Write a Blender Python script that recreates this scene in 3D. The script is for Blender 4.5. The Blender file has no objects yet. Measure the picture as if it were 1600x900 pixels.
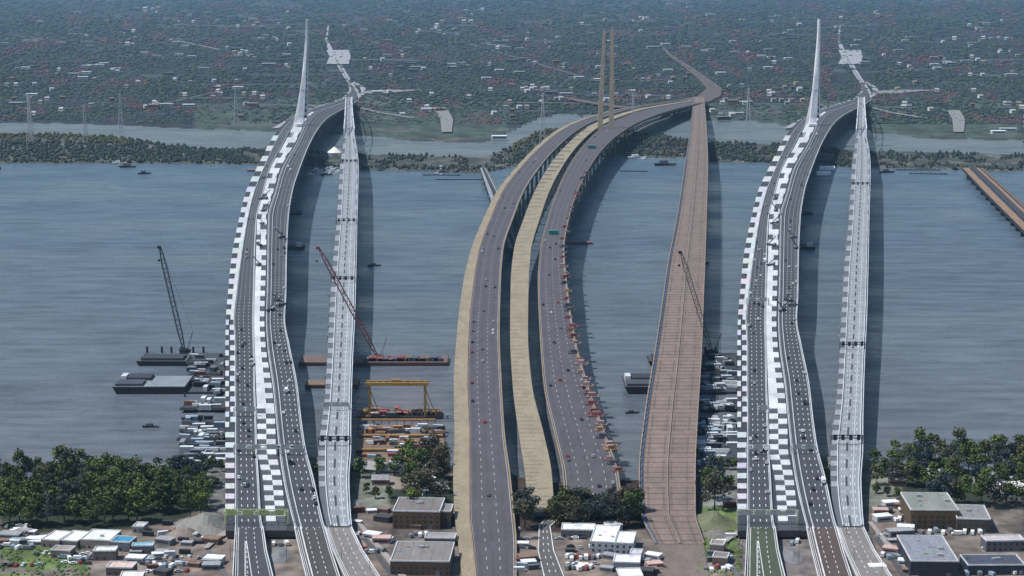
import bpy, bmesh, math, random
from mathutils import Vector, Matrix, noise

random.seed(11)
R = random.random
U = random.uniform
sc = bpy.context.scene
COL = sc.collection

# ------------------------------------------------------------------ camera
CAMH, FPX, HOR = 380.0, 3000.0, -60.0
PITCH = math.atan((450 - HOR) / FPX)
cam = bpy.data.cameras.new('camera')
camo = bpy.data.objects.new('camera', cam)
COL.objects.link(camo)
cam.sensor_width = 36.0
cam.lens = 36.0 * FPX / 1600.0
cam.clip_start = 1.0
cam.clip_end = 60000.0
camo.location = (0, 0, CAMH)
camo.rotation_euler = (math.radians(90) - PITCH, 0, 0)
sc.camera = camo

# ------------------------------------------------------------------ sky, sun, exposure
SUN_AZ, SUN_EL = math.radians(-100), math.radians(58)       # measured from +Y towards +X
w = bpy.data.worlds.new('World')
sc.world = w
w.use_nodes = True
nt = w.node_tree
nt.nodes.clear()
sky = nt.nodes.new('ShaderNodeTexSky')
sky.sky_type = 'NISHITA'
sky.sun_disc = False
sky.sun_elevation = SUN_EL
sky.sun_rotation = SUN_AZ % (2 * math.pi)
sky.air_density = 1.6
sky.dust_density = 0.6
sky.ozone_density = 4.0
bg = nt.nodes.new('ShaderNodeBackground')
bg.inputs['Strength'].default_value = 0.075
wo = nt.nodes.new('ShaderNodeOutputWorld')
nt.links.new(sky.outputs[0], bg.inputs[0])
nt.links.new(bg.outputs[0], wo.inputs[0])
sun = bpy.data.lights.new('sun', 'SUN')
sun.energy = 3.7
sun.angle = math.radians(0.5)
sun.color = (1.0, 0.96, 0.90)
suno = bpy.data.objects.new('sun', sun)
COL.objects.link(suno)
sd = Vector((math.sin(SUN_AZ) * math.cos(SUN_EL), math.cos(SUN_AZ) * math.cos(SUN_EL), math.sin(SUN_EL)))
suno.rotation_euler = sd.to_track_quat('Z', 'Y').to_euler()
sc.view_settings.view_transform = 'Standard'
sc.view_settings.look = 'None'
sc.view_settings.gamma = 1.0
sc.view_settings.use_curve_mapping = False
sc.view_settings.exposure = 0.36
HAZE_DENSITY = 2.2e-5

# ------------------------------------------------------------------ projection helpers
CP, SP = math.cos(PITCH), math.sin(PITCH)
def ray(px, py):
    x = (px - 800) / FPX
    y = -(py - 450) / FPX
    return Vector((x, CP + y * SP, -SP + y * CP))
def P(px, py, z=0.0):
    d = ray(px, py)
    t = (z - CAMH) / d.z
    return Vector((d.x * t, d.y * t, z))
def Z_at(py, Y):
    d = ray(800, py)
    return CAMH + d.z * Y / d.y
def X_at(px, py, Y):
    d = ray(px, py)
    return d.x * Y / d.y
def to_px(v):
    d = Vector((v[0], v[1], v[2] - CAMH))
    depth = d.y * CP - d.z * SP
    up = d.y * SP + d.z * CP
    return 800 + FPX * d.x / depth, 450 - FPX * up / depth
def interp(tab, y, k):
    if y >= tab[0][0]: return tab[0][k]
    for a, b in zip(tab, tab[1:]):
        if b[0] <= y <= a[0]:
            t = (a[0] - y) / (a[0] - b[0])
            return a[k] + (b[k] - a[k]) * t
    return tab[-1][k]
def sinterp(tab, y, k):
    n = len(tab)
    if y >= tab[0][0]: return tab[0][k]
    if y <= tab[-1][0]: return tab[-1][k]
    for i in range(n - 1):
        a, b = tab[i], tab[i + 1]
        if b[0] <= y <= a[0]:
            h = b[0] - a[0]; t = (y - a[0]) / h
            def slope(j):
                if j == 0: return (tab[1][k] - tab[0][k]) / (tab[1][0] - tab[0][0])
                if j == n - 1: return (tab[-1][k] - tab[-2][k]) / (tab[-1][0] - tab[-2][0])
                s0 = (tab[j][k] - tab[j - 1][k]) / (tab[j][0] - tab[j - 1][0])
                s1 = (tab[j + 1][k] - tab[j][k]) / (tab[j + 1][0] - tab[j][0])
                return 0 if s0 * s1 <= 0 else 2 * s0 * s1 / (s0 + s1)
            m0, m1 = slope(i) * h, slope(i + 1) * h
            return ((2*t**3 - 3*t*t + 1) * a[k] + (t**3 - 2*t*t + t) * m0 + (-2*t**3 + 3*t*t) * b[k] + (t**3 - t*t) * m1)
def srgb(r, g, b):
    f = lambda c: (c / 255 / 12.92) if c / 255 <= 0.04045 else ((c / 255 + 0.055) / 1.055) ** 2.4
    return (f(r), f(g), f(b))

# ------------------------------------------------------------------ materials
MATS = {}
def mat(name, col, rough=0.8, var=0.18, scale=0.35, metal=0.0, bump=0.0, attr=False):
    if name in MATS: return MATS[name]
    m = bpy.data.materials.new(name)
    m.use_nodes = True
    n = m.node_tree
    p = n.nodes['Principled BSDF']
    p.inputs['Roughness'].default_value = rough
    p.inputs['Metallic'].default_value = metal
    g = n.nodes.new('ShaderNodeNewGeometry')
    t = n.nodes.new('ShaderNodeTexNoise')
    t.inputs['Scale'].default_value = scale
    t.inputs['Detail'].default_value = 5
    n.links.new(g.outputs['Position'], t.inputs['Vector'])
    mr = n.nodes.new('ShaderNodeMapRange')
    mr.inputs['From Min'].default_value = 0.3
    mr.inputs['From Max'].default_value = 0.7
    mr.inputs['To Min'].default_value = 1 - var
    mr.inputs['To Max'].default_value = 1 + var
    n.links.new(t.outputs['Fac'], mr.inputs['Value'])
    t2 = n.nodes.new('ShaderNodeTexNoise')
    t2.inputs['Scale'].default_value = scale * 0.09
    t2.inputs['Detail'].default_value = 8
    t2.inputs['Roughness'].default_value = 0.7
    mp = n.nodes.new('ShaderNodeMapping'); mp.inputs['Scale'].default_value = (2.2, 0.7, 1)
    n.links.new(g.outputs['Position'], mp.inputs['Vector']); n.links.new(mp.outputs[0], t2.inputs['Vector'])
    mr2 = n.nodes.new('ShaderNodeMapRange')
    mr2.inputs['From Min'].default_value = 0.35; mr2.inputs['From Max'].default_value = 0.65
    mr2.inputs['To Min'].default_value = 1 - var * .9; mr2.inputs['To Max'].default_value = 1 + var * .9
    n.links.new(t2.outputs['Fac'], mr2.inputs['Value'])
    mm = n.nodes.new('ShaderNodeMath'); mm.operation = 'MULTIPLY'
    n.links.new(mr.outputs[0], mm.inputs[0]); n.links.new(mr2.outputs[0], mm.inputs[1])
    mx = n.nodes.new('ShaderNodeVectorMath')
    mx.operation = 'SCALE'
    n.links.new(mm.outputs[0], mx.inputs['Scale'])
    if attr:
        a = n.nodes.new('ShaderNodeAttribute')
        a.attribute_name = 'Col'
        n.links.new(a.outputs['Color'], mx.inputs[0])
    else:
        mx.inputs[0].default_value = col
    n.links.new(mx.outputs[0], p.inputs['Base Color'])
    if bump:
        b = n.nodes.new('ShaderNodeBump')
        b.inputs['Distance'].default_value = bump
        b.inputs['Strength'].default_value = 0.6
        n.links.new(t.outputs['Fac'], b.inputs['Height'])
        n.links.new(b.outputs[0], p.inputs['Normal'])
    MATS[name] = m
    return m

PAINT = mat('painted_surfaces', None, 0.75, 0.16, 0.5, attr=True)
LEAF = mat('foliage', None, 0.9, 0.35, 0.25, attr=True)
ASPH = (0.048, 0.052, 0.060)
WHITE = (0.56, 0.58, 0.61)
CONC = (0.34, 0.36, 0.38)
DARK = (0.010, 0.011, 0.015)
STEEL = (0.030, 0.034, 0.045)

# ------------------------------------------------------------------ mesh builder
class MB:
    def __init__(self):
        self.v, self.f, self.c = [], [], []
    def quad(self, a, b, c, d, col):
        i = len(self.v)
        self.v += [tuple(a), tuple(b), tuple(c), tuple(d)]
        self.f.append((i, i + 1, i + 2, i + 3)); self.c.append(col)
    def tri(self, a, b, c, col):
        i = len(self.v)
        self.v += [tuple(a), tuple(b), tuple(c)]
        self.f.append((i, i + 1, i + 2)); self.c.append(col)
    def hexa(self, p, col, top=None, bottom=True):
        # p: 8 points, 0-3 bottom ring, 4-7 top ring (ccw seen from above)
        i = len(self.v)
        self.v += [tuple(q) for q in p]
        fs = [(i + 4, i + 5, i + 6, i + 7), (i, i + 1, i + 5, i + 4), (i + 1, i + 2, i + 6, i + 5),
              (i + 2, i + 3, i + 7, i + 6), (i + 3, i, i + 4, i + 7)]
        if bottom: fs.append((i + 3, i + 2, i + 1, i))
        for k, f in enumerate(fs):
            self.f.append(f); self.c.append(top if (k == 0 and top) else col)
    def box(self, x0, x1, y0, y1, z0, z1, col, top=None, M=None, taper=0.0):
        tx, ty = (x1 - x0) * taper / 2, (y1 - y0) * taper / 2
        p = [Vector(q) for q in ((x0, y0, z0), (x1, y0, z0), (x1, y1, z0), (x0, y1, z0),
             (x0 + tx, y0 + ty, z1), (x1 - tx, y0 + ty, z1), (x1 - tx, y1 - ty, z1), (x0 + tx, y1 - ty, z1))]
        if M: p = [M @ q for q in p]
        self.hexa(p, col, top)
    def bar(self, a, b, r, col, r2=None, n=4):
        a, b = Vector(a), Vector(b)
        d = b - a
        if d.length < 1e-6: return
        q = d.to_track_quat('Z', 'Y')
        r2 = r if r2 is None else r2
        i = len(self.v)
        for c, rr in ((a, r), (b, r2)):
            for k in range(n):
                an = 2 * math.pi * (k + .5) / n
                self.v.append(tuple(c + q @ Vector((math.cos(an) * rr, math.sin(an) * rr, 0))))
        for k in range(n):
            k2 = (k + 1) % n
            self.f.append((i + k, i + k2, i + n + k2, i + n + k)); self.c.append(col)
        self.f.append(tuple(i + n + k for k in range(n))); self.c.append(col)
        self.f.append(tuple(i + n - 1 - k for k in range(n))); self.c.append(col)
    def mesh(self, name, mats, smooth=False):
        me = bpy.data.meshes.new(name)
        me.from_pydata(self.v, [], self.f)
        at = me.color_attributes.new('Col', 'FLOAT_COLOR', 'CORNER')
        buf = []
        for f, c in zip(self.f, self.c):
            buf += [c[0], c[1], c[2], 1.0] * len(f)
        at.data.foreach_set('color', buf)
        me.materials.append(mats or PAINT)
        if smooth:
            me.polygons.foreach_set('use_smooth', [True] * len(me.polygons))
        me.update()
        return me
    def build(self, name, parent=None, m=None, smooth=False, loc=None):
        o = bpy.data.objects.new(name, self.mesh(name, m, smooth))
        COL.objects.link(o)
        if parent: o.parent = parent
        if loc is not None: o.location = loc
        return o

def tag(o, label=None, cat=None, group=None, kind=None):
    if label: o['label'] = label
    if cat: o['category'] = cat
    if group: o['group'] = group
    if kind: o['kind'] = kind
    return o
def empty(name, loc, rz=0.0, scale=1.0):
    o = bpy.data.objects.new(name, None)
    o.empty_display_size = 1
    COL.objects.link(o)
    o.location = loc
    o.rotation_euler = (0, 0, rz)
    o.scale = (scale,) * 3
    return o
KIDS = {}
def kids_of(o):
    return KIDS.get(o.name) or list(o.children)
def copy_tree(o, parent=None):
    c = o.copy(); COL.objects.link(c)
    if parent: c.parent = parent
    for ch in list(o.children): copy_tree(ch, c)
    return c
class Proto:
    """first use moves the prototype itself, later uses copy it"""
    def __init__(self, root): self.root, self.used = root, False
    def place(self, loc, rz=0.0, scale=1.0, label=None, cat=None, group=None, sz=None):
        o = self.root if not self.used else copy_tree(self.root)
        self.used = True
        o.location = loc; o.rotation_euler = (0, 0, rz)
        o.scale = (scale, scale, sz or scale)
        tag(o, label, cat, group)
        return o

# ------------------------------------------------------------------ setting: ground and water
def far_shore(px):
    u = px % 800; c2 = px >= 800
    tab = [(0, 191), (130, 192), (180, 194), (280, 199), (400, 203), (520, 208), (600, 212), (640, 219), (800, 222)]
    y = interp([(-a, b) for a, b in tab], -u, 1)
    if c2: y -= 12 if u < 420 else (8 if u < 560 else 4)
    return y + 2.0 * noise.noise(Vector((px * .03, 3, 0)))
def dike_far(px):
    u = px % 800; c2 = px >= 800
    tab = [(0, 208), (110, 209), (190, 214), (240, 222), (300, 231), (430, 234), (540, 239), (680, 243), (800, 246)]
    y = interp([(-a, b) for a, b in tab], -u, 1)
    if c2: y -= 9 if u < 430 else 5
    return y + 2.0 * noise.noise(Vector((px * .04, 9, 0)))
def dike_near(px):
    u = px % 800; c2 = px >= 800
    tab = [(0, 254), (300, 254), (470, 257), (530, 263), (680, 266), (760, 270), (800, 268)]
    y = interp([(-a, b) for a, b in tab], -u, 1)
    if c2: y -= 9 if u < 300 else 3
    return y + 1.5 * noise.noise(Vector((px * .05, 5, 0)))
def near_shore(px):
    u = px % 800
    tab = [(0, 752), (250, 748), (310, 740), (352, 716), (540, 712), (600, 735), (800, 728)]
    return interp([(-a, b) for a, b in tab], -u, 1) + 3 * noise.noise(Vector((px * .02, 7, 0)))

def eased(f):
    def g(px):
        if 745 < px < 870:
            t = (px - 745) / 125; t = t * t * (3 - 2 * t)
            return f(745) * (1 - t) + f(870) * t + 1.5 * noise.noise(Vector((px * .05, 1, 0)))
        return f(px)
    return g
far_shore, dike_far, dike_near, near_shore = eased(far_shore), eased(dike_far), eased(dike_near), eased(near_shore)
LAND = 2.5
def ground_col(px, py, X, Y):
    n1 = noise.noise(Vector((X * .004, Y * .004, 0)))
    n2 = noise.noise(Vector((X * .03, Y * .03, 4)))
    u = px % 800
    c2 = px >= 800
    if py < 215:
        base = Vector((0.012, 0.022, 0.030)) * (1 + .5 * n1)
        if 430 < u < 790 and 150 < py:
            base = Vector((0.036, 0.056, 0.044)) * (1 + .9 * n2)
        if 300 < u < 450 and py > 160:
            base = Vector((0.034, 0.054, 0.042)) * (1 + .5 * n2)
        if n1 > .35: base = base.lerp(Vector((0.10, 0.10, 0.10)), .35)
        return tuple(base)
    if py < 300:
        g = Vector((0.035, 0.045, 0.038)) if n2 < .15 else Vector((0.09, 0.09, 0.08))
        return tuple(g)
    # near land
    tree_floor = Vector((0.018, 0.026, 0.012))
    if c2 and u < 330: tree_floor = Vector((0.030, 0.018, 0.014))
    n3 = noise.noise(Vector((X * .08, Y * .05, 14)))
    lot = Vector((0.155, 0.130, 0.112)) * (1 + .35 * n2 + .5 * n3)
    dirt = Vector((0.17, 0.135, 0.115)) * (1 + .4 * n2)
    grass = Vector((0.085, 0.125, 0.035)) * (1 + .4 * n2)
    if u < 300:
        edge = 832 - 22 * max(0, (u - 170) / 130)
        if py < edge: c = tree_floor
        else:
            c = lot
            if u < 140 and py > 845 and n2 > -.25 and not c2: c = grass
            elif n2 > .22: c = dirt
    elif u < 352:
        c = Vector((0.15, 0.155, 0.15)) * (1 + .3 * n2)
        if py > 800: c = dirt
        if c2 and 790 < py < 870: c = grass
    elif u < 560:
        if py < 800: c = Vector((0.115, 0.125, 0.085)) * (1 + .4 * n2)
        else:
            c = lot.lerp(dirt, .4 if n2 > 0 else .1)
            if c2: c = c.lerp(Vector((.14, .13, .14)), .5)
    elif u < 605:
        c = dirt if py > 800 else Vector((0.15, 0.16, 0.13)) * (1 + .4 * n2)
    else:
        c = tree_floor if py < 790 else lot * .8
        if 740 < py < 765 and n2 > 0: c = lot * 1.2
    return tuple(c)

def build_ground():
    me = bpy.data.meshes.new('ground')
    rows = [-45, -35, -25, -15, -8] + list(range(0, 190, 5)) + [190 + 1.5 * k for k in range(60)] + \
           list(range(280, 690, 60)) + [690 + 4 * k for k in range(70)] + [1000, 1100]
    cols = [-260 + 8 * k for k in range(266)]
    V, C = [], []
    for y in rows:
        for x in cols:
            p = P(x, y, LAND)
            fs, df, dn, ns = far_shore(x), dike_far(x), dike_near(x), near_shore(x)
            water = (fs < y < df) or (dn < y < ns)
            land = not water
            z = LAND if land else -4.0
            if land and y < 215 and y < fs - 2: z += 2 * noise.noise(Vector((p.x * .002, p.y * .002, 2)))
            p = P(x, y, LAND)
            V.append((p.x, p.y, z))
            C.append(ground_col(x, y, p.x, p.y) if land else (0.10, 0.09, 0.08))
    nx = len(cols)
    F = []
    for j in range(len(rows) - 1):
        for i in range(nx - 1):
            a = j * nx + i
            F.append((a, a + nx, a + nx + 1, a + 1))
    me.from_pydata(V, [], F)
    at = me.color_attributes.new('Col', 'FLOAT_COLOR', 'POINT')
    buf = []
    for c in C: buf += [c[0], c[1], c[2], 1]
    at.data.foreach_set('color', buf)
    m = mat('ground_cover', None, 0.95, 0.45, 0.09, attr=True)
    me.materials.append(m)
    o = bpy.data.objects.new('ground', me); COL.objects.link(o)
    o['kind'] = 'structure'
build_ground()

def water_col(px, py):
    t = max(0, min(1, (py - 250) / 450))
    base = Vector((0.074, 0.118, 0.166)).lerp(Vector((0.110, 0.126, 0.150)), t)
    if py < 250: return tuple(Vector((0.118, 0.142, 0.160)))
    nb = noise.noise(Vector((px * .01, py * .012, 1)))
    base *= 1 + .06 * nb
    tan = Vector((0.175, 0.148, 0.110)); mauve = Vector((0.150, 0.134, 0.152)); blue = Vector((0.088, 0.128, 0.205))
    pink = Vector((0.172, 0.132, 0.122)); org = Vector((0.200, 0.130, 0.080))
    c = base
    # rusty plume trailing from the gantry works
    if 555 < px < 712 and 540 < py < 720:
        f = .55 * max(0, 1 - abs(px - 640) / 90) * max(0, 1 - abs(py - 640) / 100)
        c = c.lerp(mauve, min(1, f * 1.6))
    return tuple(c)
def build_water():
    V, C, F = [], [], []
    rows = [178 + 3 * k for k in range(25)] + [253 + 5 * k for k in range(104)]
    cols = [-260 + 8 * k for k in range(266)]
    for y in rows:
        for x in cols:
            p = P(x, y, 0)
            V.append(tuple(p)); C.append(water_col(x, y))
    nx = len(cols)
    for j in range(len(rows) - 1):
        for i in range(nx - 1):
            a = j * nx + i
            F.append((a, a + nx, a + nx + 1, a + 1))
    me = bpy.data.meshes.new('river_water')
    me.from_pydata(V, [], F)
    at = me.color_attributes.new('Col', 'FLOAT_COLOR', 'POINT')
    buf = []
    for c in C: buf += [c[0], c[1], c[2], 1]
    at.data.foreach_set('color', buf)
    m = bpy.data.materials.new('river_water'); m.use_nodes = True
    n = m.node_tree; p = n.nodes['Principled BSDF']
    a = n.nodes.new('ShaderNodeAttribute'); a.attribute_name = 'Col'
    p.inputs['Roughness'].default_value = 0.32
    p.inputs['IOR'].default_value = 1.33
    p.inputs['Specular IOR Level'].default_value = 0.22
    g = n.nodes.new('ShaderNodeNewGeometry')
    def wave(sx, sy, scale, det):
        mp = n.nodes.new('ShaderNodeMapping')
        mp.inputs['Scale'].default_value = (sx, sy, 1)
        mp.inputs['Rotation'].default_value = (0, 0, 0.05)
        n.links.new(g.outputs['Position'], mp.inputs['Vector'])
        t = n.nodes.new('ShaderNodeTexNoise'); t.inputs['Scale'].default_value = scale
        t.inputs['Detail'].default_value = det; t.inputs['Roughness'].default_value = .6
        n.links.new(mp.outputs[0], t.inputs['Vector'])
        return t
    t1 = wave(1, 1.5, 0.055, 6)
    t2 = wave(0.28, 1.0, 0.05, 5)
    b1 = n.nodes.new('ShaderNodeBump'); b1.inputs['Distance'].default_value = 3.2; b1.inputs['Strength'].default_value = 0.9
    b2 = n.nodes.new('ShaderNodeBump'); b2.inputs['Distance'].default_value = 4.0; b2.inputs['Strength'].default_value = 0.8
    n.links.new(t1.outputs['Fac'], b1.inputs['Height'])
    n.links.new(t2.outputs['Fac'], b2.inputs['Height'])
    n.links.new(b2.outputs[0], b1.inputs['Normal'])
    n.links.new(b1.outputs[0], p.inputs['Normal'])
    t3 = wave(0.4, 1.0, 0.006, 5)
    mr3 = n.nodes.new('ShaderNodeMapRange')
    mr3.inputs['From Min'].default_value = .4; mr3.inputs['From Max'].default_value = .62
    mr3.inputs['To Min'].default_value = .22; mr3.inputs['To Max'].default_value = .45
    n.links.new(t3.outputs['Fac'], mr3.inputs['Value']); n.links.new(mr3.outputs[0], p.inputs['Roughness'])
    mr4 = n.nodes.new('ShaderNodeMapRange')
    mr4.inputs['From Min'].default_value = .4; mr4.inputs['From Max'].default_value = .62
    mr4.inputs['To Min'].default_value = .45; mr4.inputs['To Max'].default_value = 1.0
    n.links.new(t3.outputs['Fac'], mr4.inputs['Value']); n.links.new(mr4.outputs[0], b1.inputs['Strength'])
    # light and dark of the long ripples painted into the base colour
    mr = n.nodes.new('ShaderNodeMapRange')
    mr.inputs['From Min'].default_value = .35; mr.inputs['From Max'].default_value = .65
    mr.inputs['To Min'].default_value = .74; mr.inputs['To Max'].default_value = 1.22
    n.links.new(t2.outputs['Fac'], mr.inputs['Value'])
    vm = n.nodes.new('ShaderNodeVectorMath'); vm.operation = 'SCALE'
    n.links.new(a.outputs['Color'], vm.inputs[0]); n.links.new(mr.outputs[0], vm.inputs['Scale'])
    n.links.new(vm.outputs[0], p.inputs['Base Color'])
    me.materials.append(m)
    o = bpy.data.objects.new('river_water', me); COL.objects.link(o); o['kind'] = 'structure'
build_water()

# haze: one closed box of thin air
def build_haze():
    b = MB(); b.box(-14000, 14000, -900, 40000, -6, 420, (1, 1, 1))
    o = b.build('haze')
    m = bpy.data.materials.new('haze'); m.use_nodes = True
    n = m.node_tree; n.nodes.clear()
    v = n.nodes.new('ShaderNodeVolumePrincipled')
    v.inputs['Color'].default_value = (0.38, 0.68, 1.0, 1)
    v.inputs['Density'].default_value = HAZE_DENSITY
    v.inputs['Anisotropy'].default_value = 0.2
    out = n.nodes.new('ShaderNodeOutputMaterial')
    n.links.new(v.outputs[0], out.inputs['Volume'])
    m.cycles.homogeneous_volume = True
    o.data.materials.clear(); o.data.materials.append(m)
    o['kind'] = 'stuff'; o['label'] = 'pale blue haze fading the far suburb'
build_haze()

# ------------------------------------------------------------------ the new bridges
# picture row, deck left, left road l/r, white median l/r, right road l/r(= deck right), deck height
NB = [
 (828, 352, 368, 411, 417, 449, 462, 508, 9),
 (815, 352, 368, 408, 416, 447, 458, 504, 10),
 (750, 352, 368, 404, 411, 440, 443, 490, 13),
 (700, 352, 368, 401, 402, 431, 436, 477, 16),
 (660, 352, 368, 400, 402, 430, 432, 471, 18),
 (600, 352, 367, 398, 400, 424, 426, 464, 22),
 (540, 352, 367, 397, 398, 415, 418, 452, 26),
 (500, 353, 365, 396, 397, 413, 416, 445, 29),
 (460, 356, 369, 397, 398, 414, 417, 447, 33),
 (400, 362, 377, 398, 400, 416, 418, 448, 38),
 (340, 374, 387, 401, 402, 417, 419, 451, 42),
 (300, 384, 397, 411, 412, 427, 430, 457, 45),
 (265, 400, 411, 421, 422, 437, 440, 468, 46),
 (225, 420, 429, 442, 444, 460, 463, 484, 47),
 (205, 432, 440, 452, 454, 470, 472, 495, 46),
 (190, 446, 453, 463, 464, 476, 478, 506, 44),
 (178, 464, 468, 476, 477, 487, 488, 522, 40),
 (170, 484, 487, 496, 497, 505, 507, 538, 34),
 (164, 506, 508, 517, 518, 526, 527, 550, 26),
 (157, 528, 530, 538, 539, 545, 546, 560, 18)]
SX = 1.0
def nb(y, k): return sinterp(NB, y, k) * (SX if k < 8 else 1)
def rows_between(y0, y1, step):
    ys = []; y = y0
    while y > y1 + 1e-6:
        ys.append(y); y -= step
    ys.append(y1)
    return ys
def strip(b, ys, fl, fr, fz, dz, th, col, O=0, top=None):
    """a slab running along the picture rows ys between the edges fl(y), fr(y)"""
    L = [P(fl(y) + O, y, fz(y)) + Vector((0, 0, dz)) for y in ys]
    Rr = [P(fr(y) + O, y, fz(y)) + Vector((0, 0, dz)) for y in ys]
    dn = Vector((0, 0, -th))
    for i in range(len(ys) - 1):
        c = col(i) if callable(col) else col
        b.quad(L[i], Rr[i], Rr[i + 1], L[i + 1], top or c)
        if th > 0:
            b.quad(L[i] + dn, L[i], L[i + 1] + dn, L[i + 1] + dn, c) if False else b.quad(L[i] + dn, L[i], L[i + 1], L[i + 1] + dn, c)
            b.quad(Rr[i], Rr[i] + dn, Rr[i + 1] + dn, Rr[i + 1], c)
            b.quad(L[i] + dn, L[i + 1] + dn, Rr[i + 1] + dn, Rr[i] + dn, c)
    if th > 0:
        b.quad(L[0] + dn, Rr[0] + dn, Rr[0], L[0], top or (col(0) if callable(col) else col))
        b.quad(L[-1], Rr[-1], Rr[-1] + dn, L[-1] + dn, top or (col(0) if callable(col) else col))
def line(b, ys, fx, fz, dz, w, h, col, O=0, dash=None, skip=None):
    """thin raised line of world width w following fx; dash=(on, period) in metres"""
    pts = [P(fx(y) + O, y, fz(y)) + Vector((0, 0, dz)) for y in ys]
    if dash:
        on, per = dash
        acc = 0
        for a, c in zip(pts, pts[1:]):
            L = (c - a).length; s = 0
            while s < L:
                ph = (acc + s) % per
                if ph < on:
                    e = min(L, s + on - ph)
                    p, q = a.lerp(c, s / L), a.lerp(c, e / L)
                    b.quad(p - Vector((w / 2, 0, 0)), p + Vector((w / 2, 0, 0)), q + Vector((w / 2, 0, 0)), q - Vector((w / 2, 0, 0)), col)
                    s = e + .01
                else: s += per - ph
            acc += L
        return
    for a, c in zip(pts, pts[1:]):
        wv = Vector((w / 2, 0, 0)); hv = Vector((0, 0, h))
        if h > 0:
            b.hexa([a - wv, a + wv, c + wv, c - wv, a - wv + hv, a + wv + hv, c + wv + hv, c - wv + hv], col)
        else:
            b.quad(a - wv, a + wv, c + wv, c - wv, col)

WHITELINE = (0.62, 0.64, 0.66)
def new_bridge(O, lab):
    base = P(nb(600, 3) + O, 600, 0)
    root = empty('cable_stayed_bridge', (0, 0, 0))
    tag(root, lab, 'bridge', 'new cable stayed bridges')
    z = lambda y: nb(y, 8)
    ys = rows_between(828, 157, 6)
    b = MB()
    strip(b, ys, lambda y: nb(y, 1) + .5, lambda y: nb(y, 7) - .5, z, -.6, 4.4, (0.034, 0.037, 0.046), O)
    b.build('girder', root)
    b = MB(); strip(b, ys, lambda y: nb(y, 2), lambda y: nb(y, 3), z, .004, .45, ASPH, O); b.build('roadway', root)
    b = MB(); strip(b, ys, lambda y: nb(y, 6), lambda y: nb(y, 7), z, .004, .45, ASPH, O); b.build('roadway', root)
    b = MB(); strip(b, ys, lambda y: nb(y, 4), lambda y: nb(y, 5), z, -.3, .25, (.062, .066, .075), O); b.build('median_trough', root)
    # precast white median slabs set out in a staggered row, dark gaps between
    b = MB(); k = 0
    y = 815.0
    while y > 176:
        y1 = y - 8
        m0, m1 = nb(y, 4), nb(y, 5)
        mid = (m0 + m1) / 2
        even = k % 2 == 0
        if y > 640:
            l, r = (0.0, .5) if even else (.5, 1.0)
        elif y > 400:
            l, r = (0.0, 1.0) if even else (0.0, .55)
        else:
            l, r = (0.0, 1.0) if even else (.45 if (k // 2) % 2 else 0, .9 if (k // 2) % 2 else .35)
        fl = lambda yy, l=l: nb(yy, 4) * (1 - l) + nb(yy, 5) * l
        fr = lambda yy, r=r: nb(yy, 4) * (1 - r) + nb(yy, 5) * r
        t = U(.86, 1.06)
        b = MB(); strip(b, [y, y1], fl, fr, z, .5, .8, tuple(c * t for c in WHITE), O)
        b.build('median_slab', root)
        y = y1; k += 1
    b = MB(); k = 0; y = 796.0
    while y > 205:
        y1 = y - 8
        even = k % 2 == 0
        if y > 668: l, r = (0.0, .9) if even else (9, 9)
        elif y > 500: l, r = (0.0, .38) if even else (.5, 1.0)
        else: l, r = (0.0, .95) if even else (.6, 1.0)
        if r < 5 and (y > 300 or even):
            fl = lambda yy, l=l: nb(yy, 1) * (1 - l) + nb(yy, 2) * l
            fr = lambda yy, r=r: nb(yy, 1) * (1 - r) + nb(yy, 2) * r
            b = MB(); strip(b, [y, y1], fl, fr, z, .45, .7, tuple(c * U(.8, .95) for c in WHITE), O); b.build('walkway_slab', root)
        y = y1; k += 1
    # barriers, each a continuous concrete rail
    for k_, off in ((2, .2), (3, -.2), (6, .4), (7, -.3)):
        b = MB(); line(b, ys, lambda y: nb(y, k_) + off, z, .05, .7, 1.0, (0.46, 0.49, 0.54), O); b.build('barrier', root)
    b = MB()
    line(b, ys, lambda y: nb(y, 6) + .22 * (nb(y, 7) - nb(y, 6)), z, .05, .7, 1.0, (.42, .45, .50), O)
    b.build('barrier', root)
    b = MB()
    for k0, k1, fr in ((2, 3, (.25, .5, .75)), (6, 7, (.42, .62, .82))):
        for f in fr:
            line(b, ys, lambda y: nb(y, k0) + f * (nb(y, k1) - nb(y, k0)), z, .06, .5, 0, WHITELINE, O, dash=(5, 16))
    for k0, k1 in ((2, 3), (6, 7)):
        for f in (.06, .94):
            line(b, ys, lambda y: nb(y, k0) + f * (nb(y, k1) - nb(y, k0)), z, .06, .35, 0, WHITELINE, O)
    b.build('lane_marking', root)
    # piers
    ylist = []
    d = P(nb(815, 5) + O, 815, 0).y
    while True:
        # invert: find row with that depth at deck height
        yy = None
        for q in range(828, 157, -1):
            if P(800, q, z(q)).y >= d: yy = q; break
        if yy is None: break
        ylist.append(yy); d += 78 if d < 2300 else 46
    for y in ylist:
        if 186 < y < 206: continue
        l, r = P(nb(y, 1) + O, y, z(y)), P(nb(y, 7) + O, y, z(y))
        zt = z(y) - 4.0
        W = r.x - l.x
        b = MB()
        b.box(l.x + 2, r.x - 2, l.y - 2, l.y + 2, zt - 4, zt, (0.16, 0.18, 0.20))
        for f in (.2, .5, .8):
            x = l.x + W * f
            b.box(x - 2.4, x + 2.4, l.y - 2, l.y + 2, -3, zt - 4, (0.13, 0.145, 0.165), taper=-.3)
        if y > 250 and y < 720:
            b.box(l.x + W * .1, l.x + W * .9, l.y - 4, l.y + 4, -3, 2.2, (0.20, 0.21, 0.23))
        b.build('pier', root)
    # pylon: two close tapering legs joined by cross beams
    yb = 196
    c = P(474 + O, yb, 45)
    Y = c.y
    s = c.y / FPX / CP   # metres per pixel there (near enough)
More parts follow.
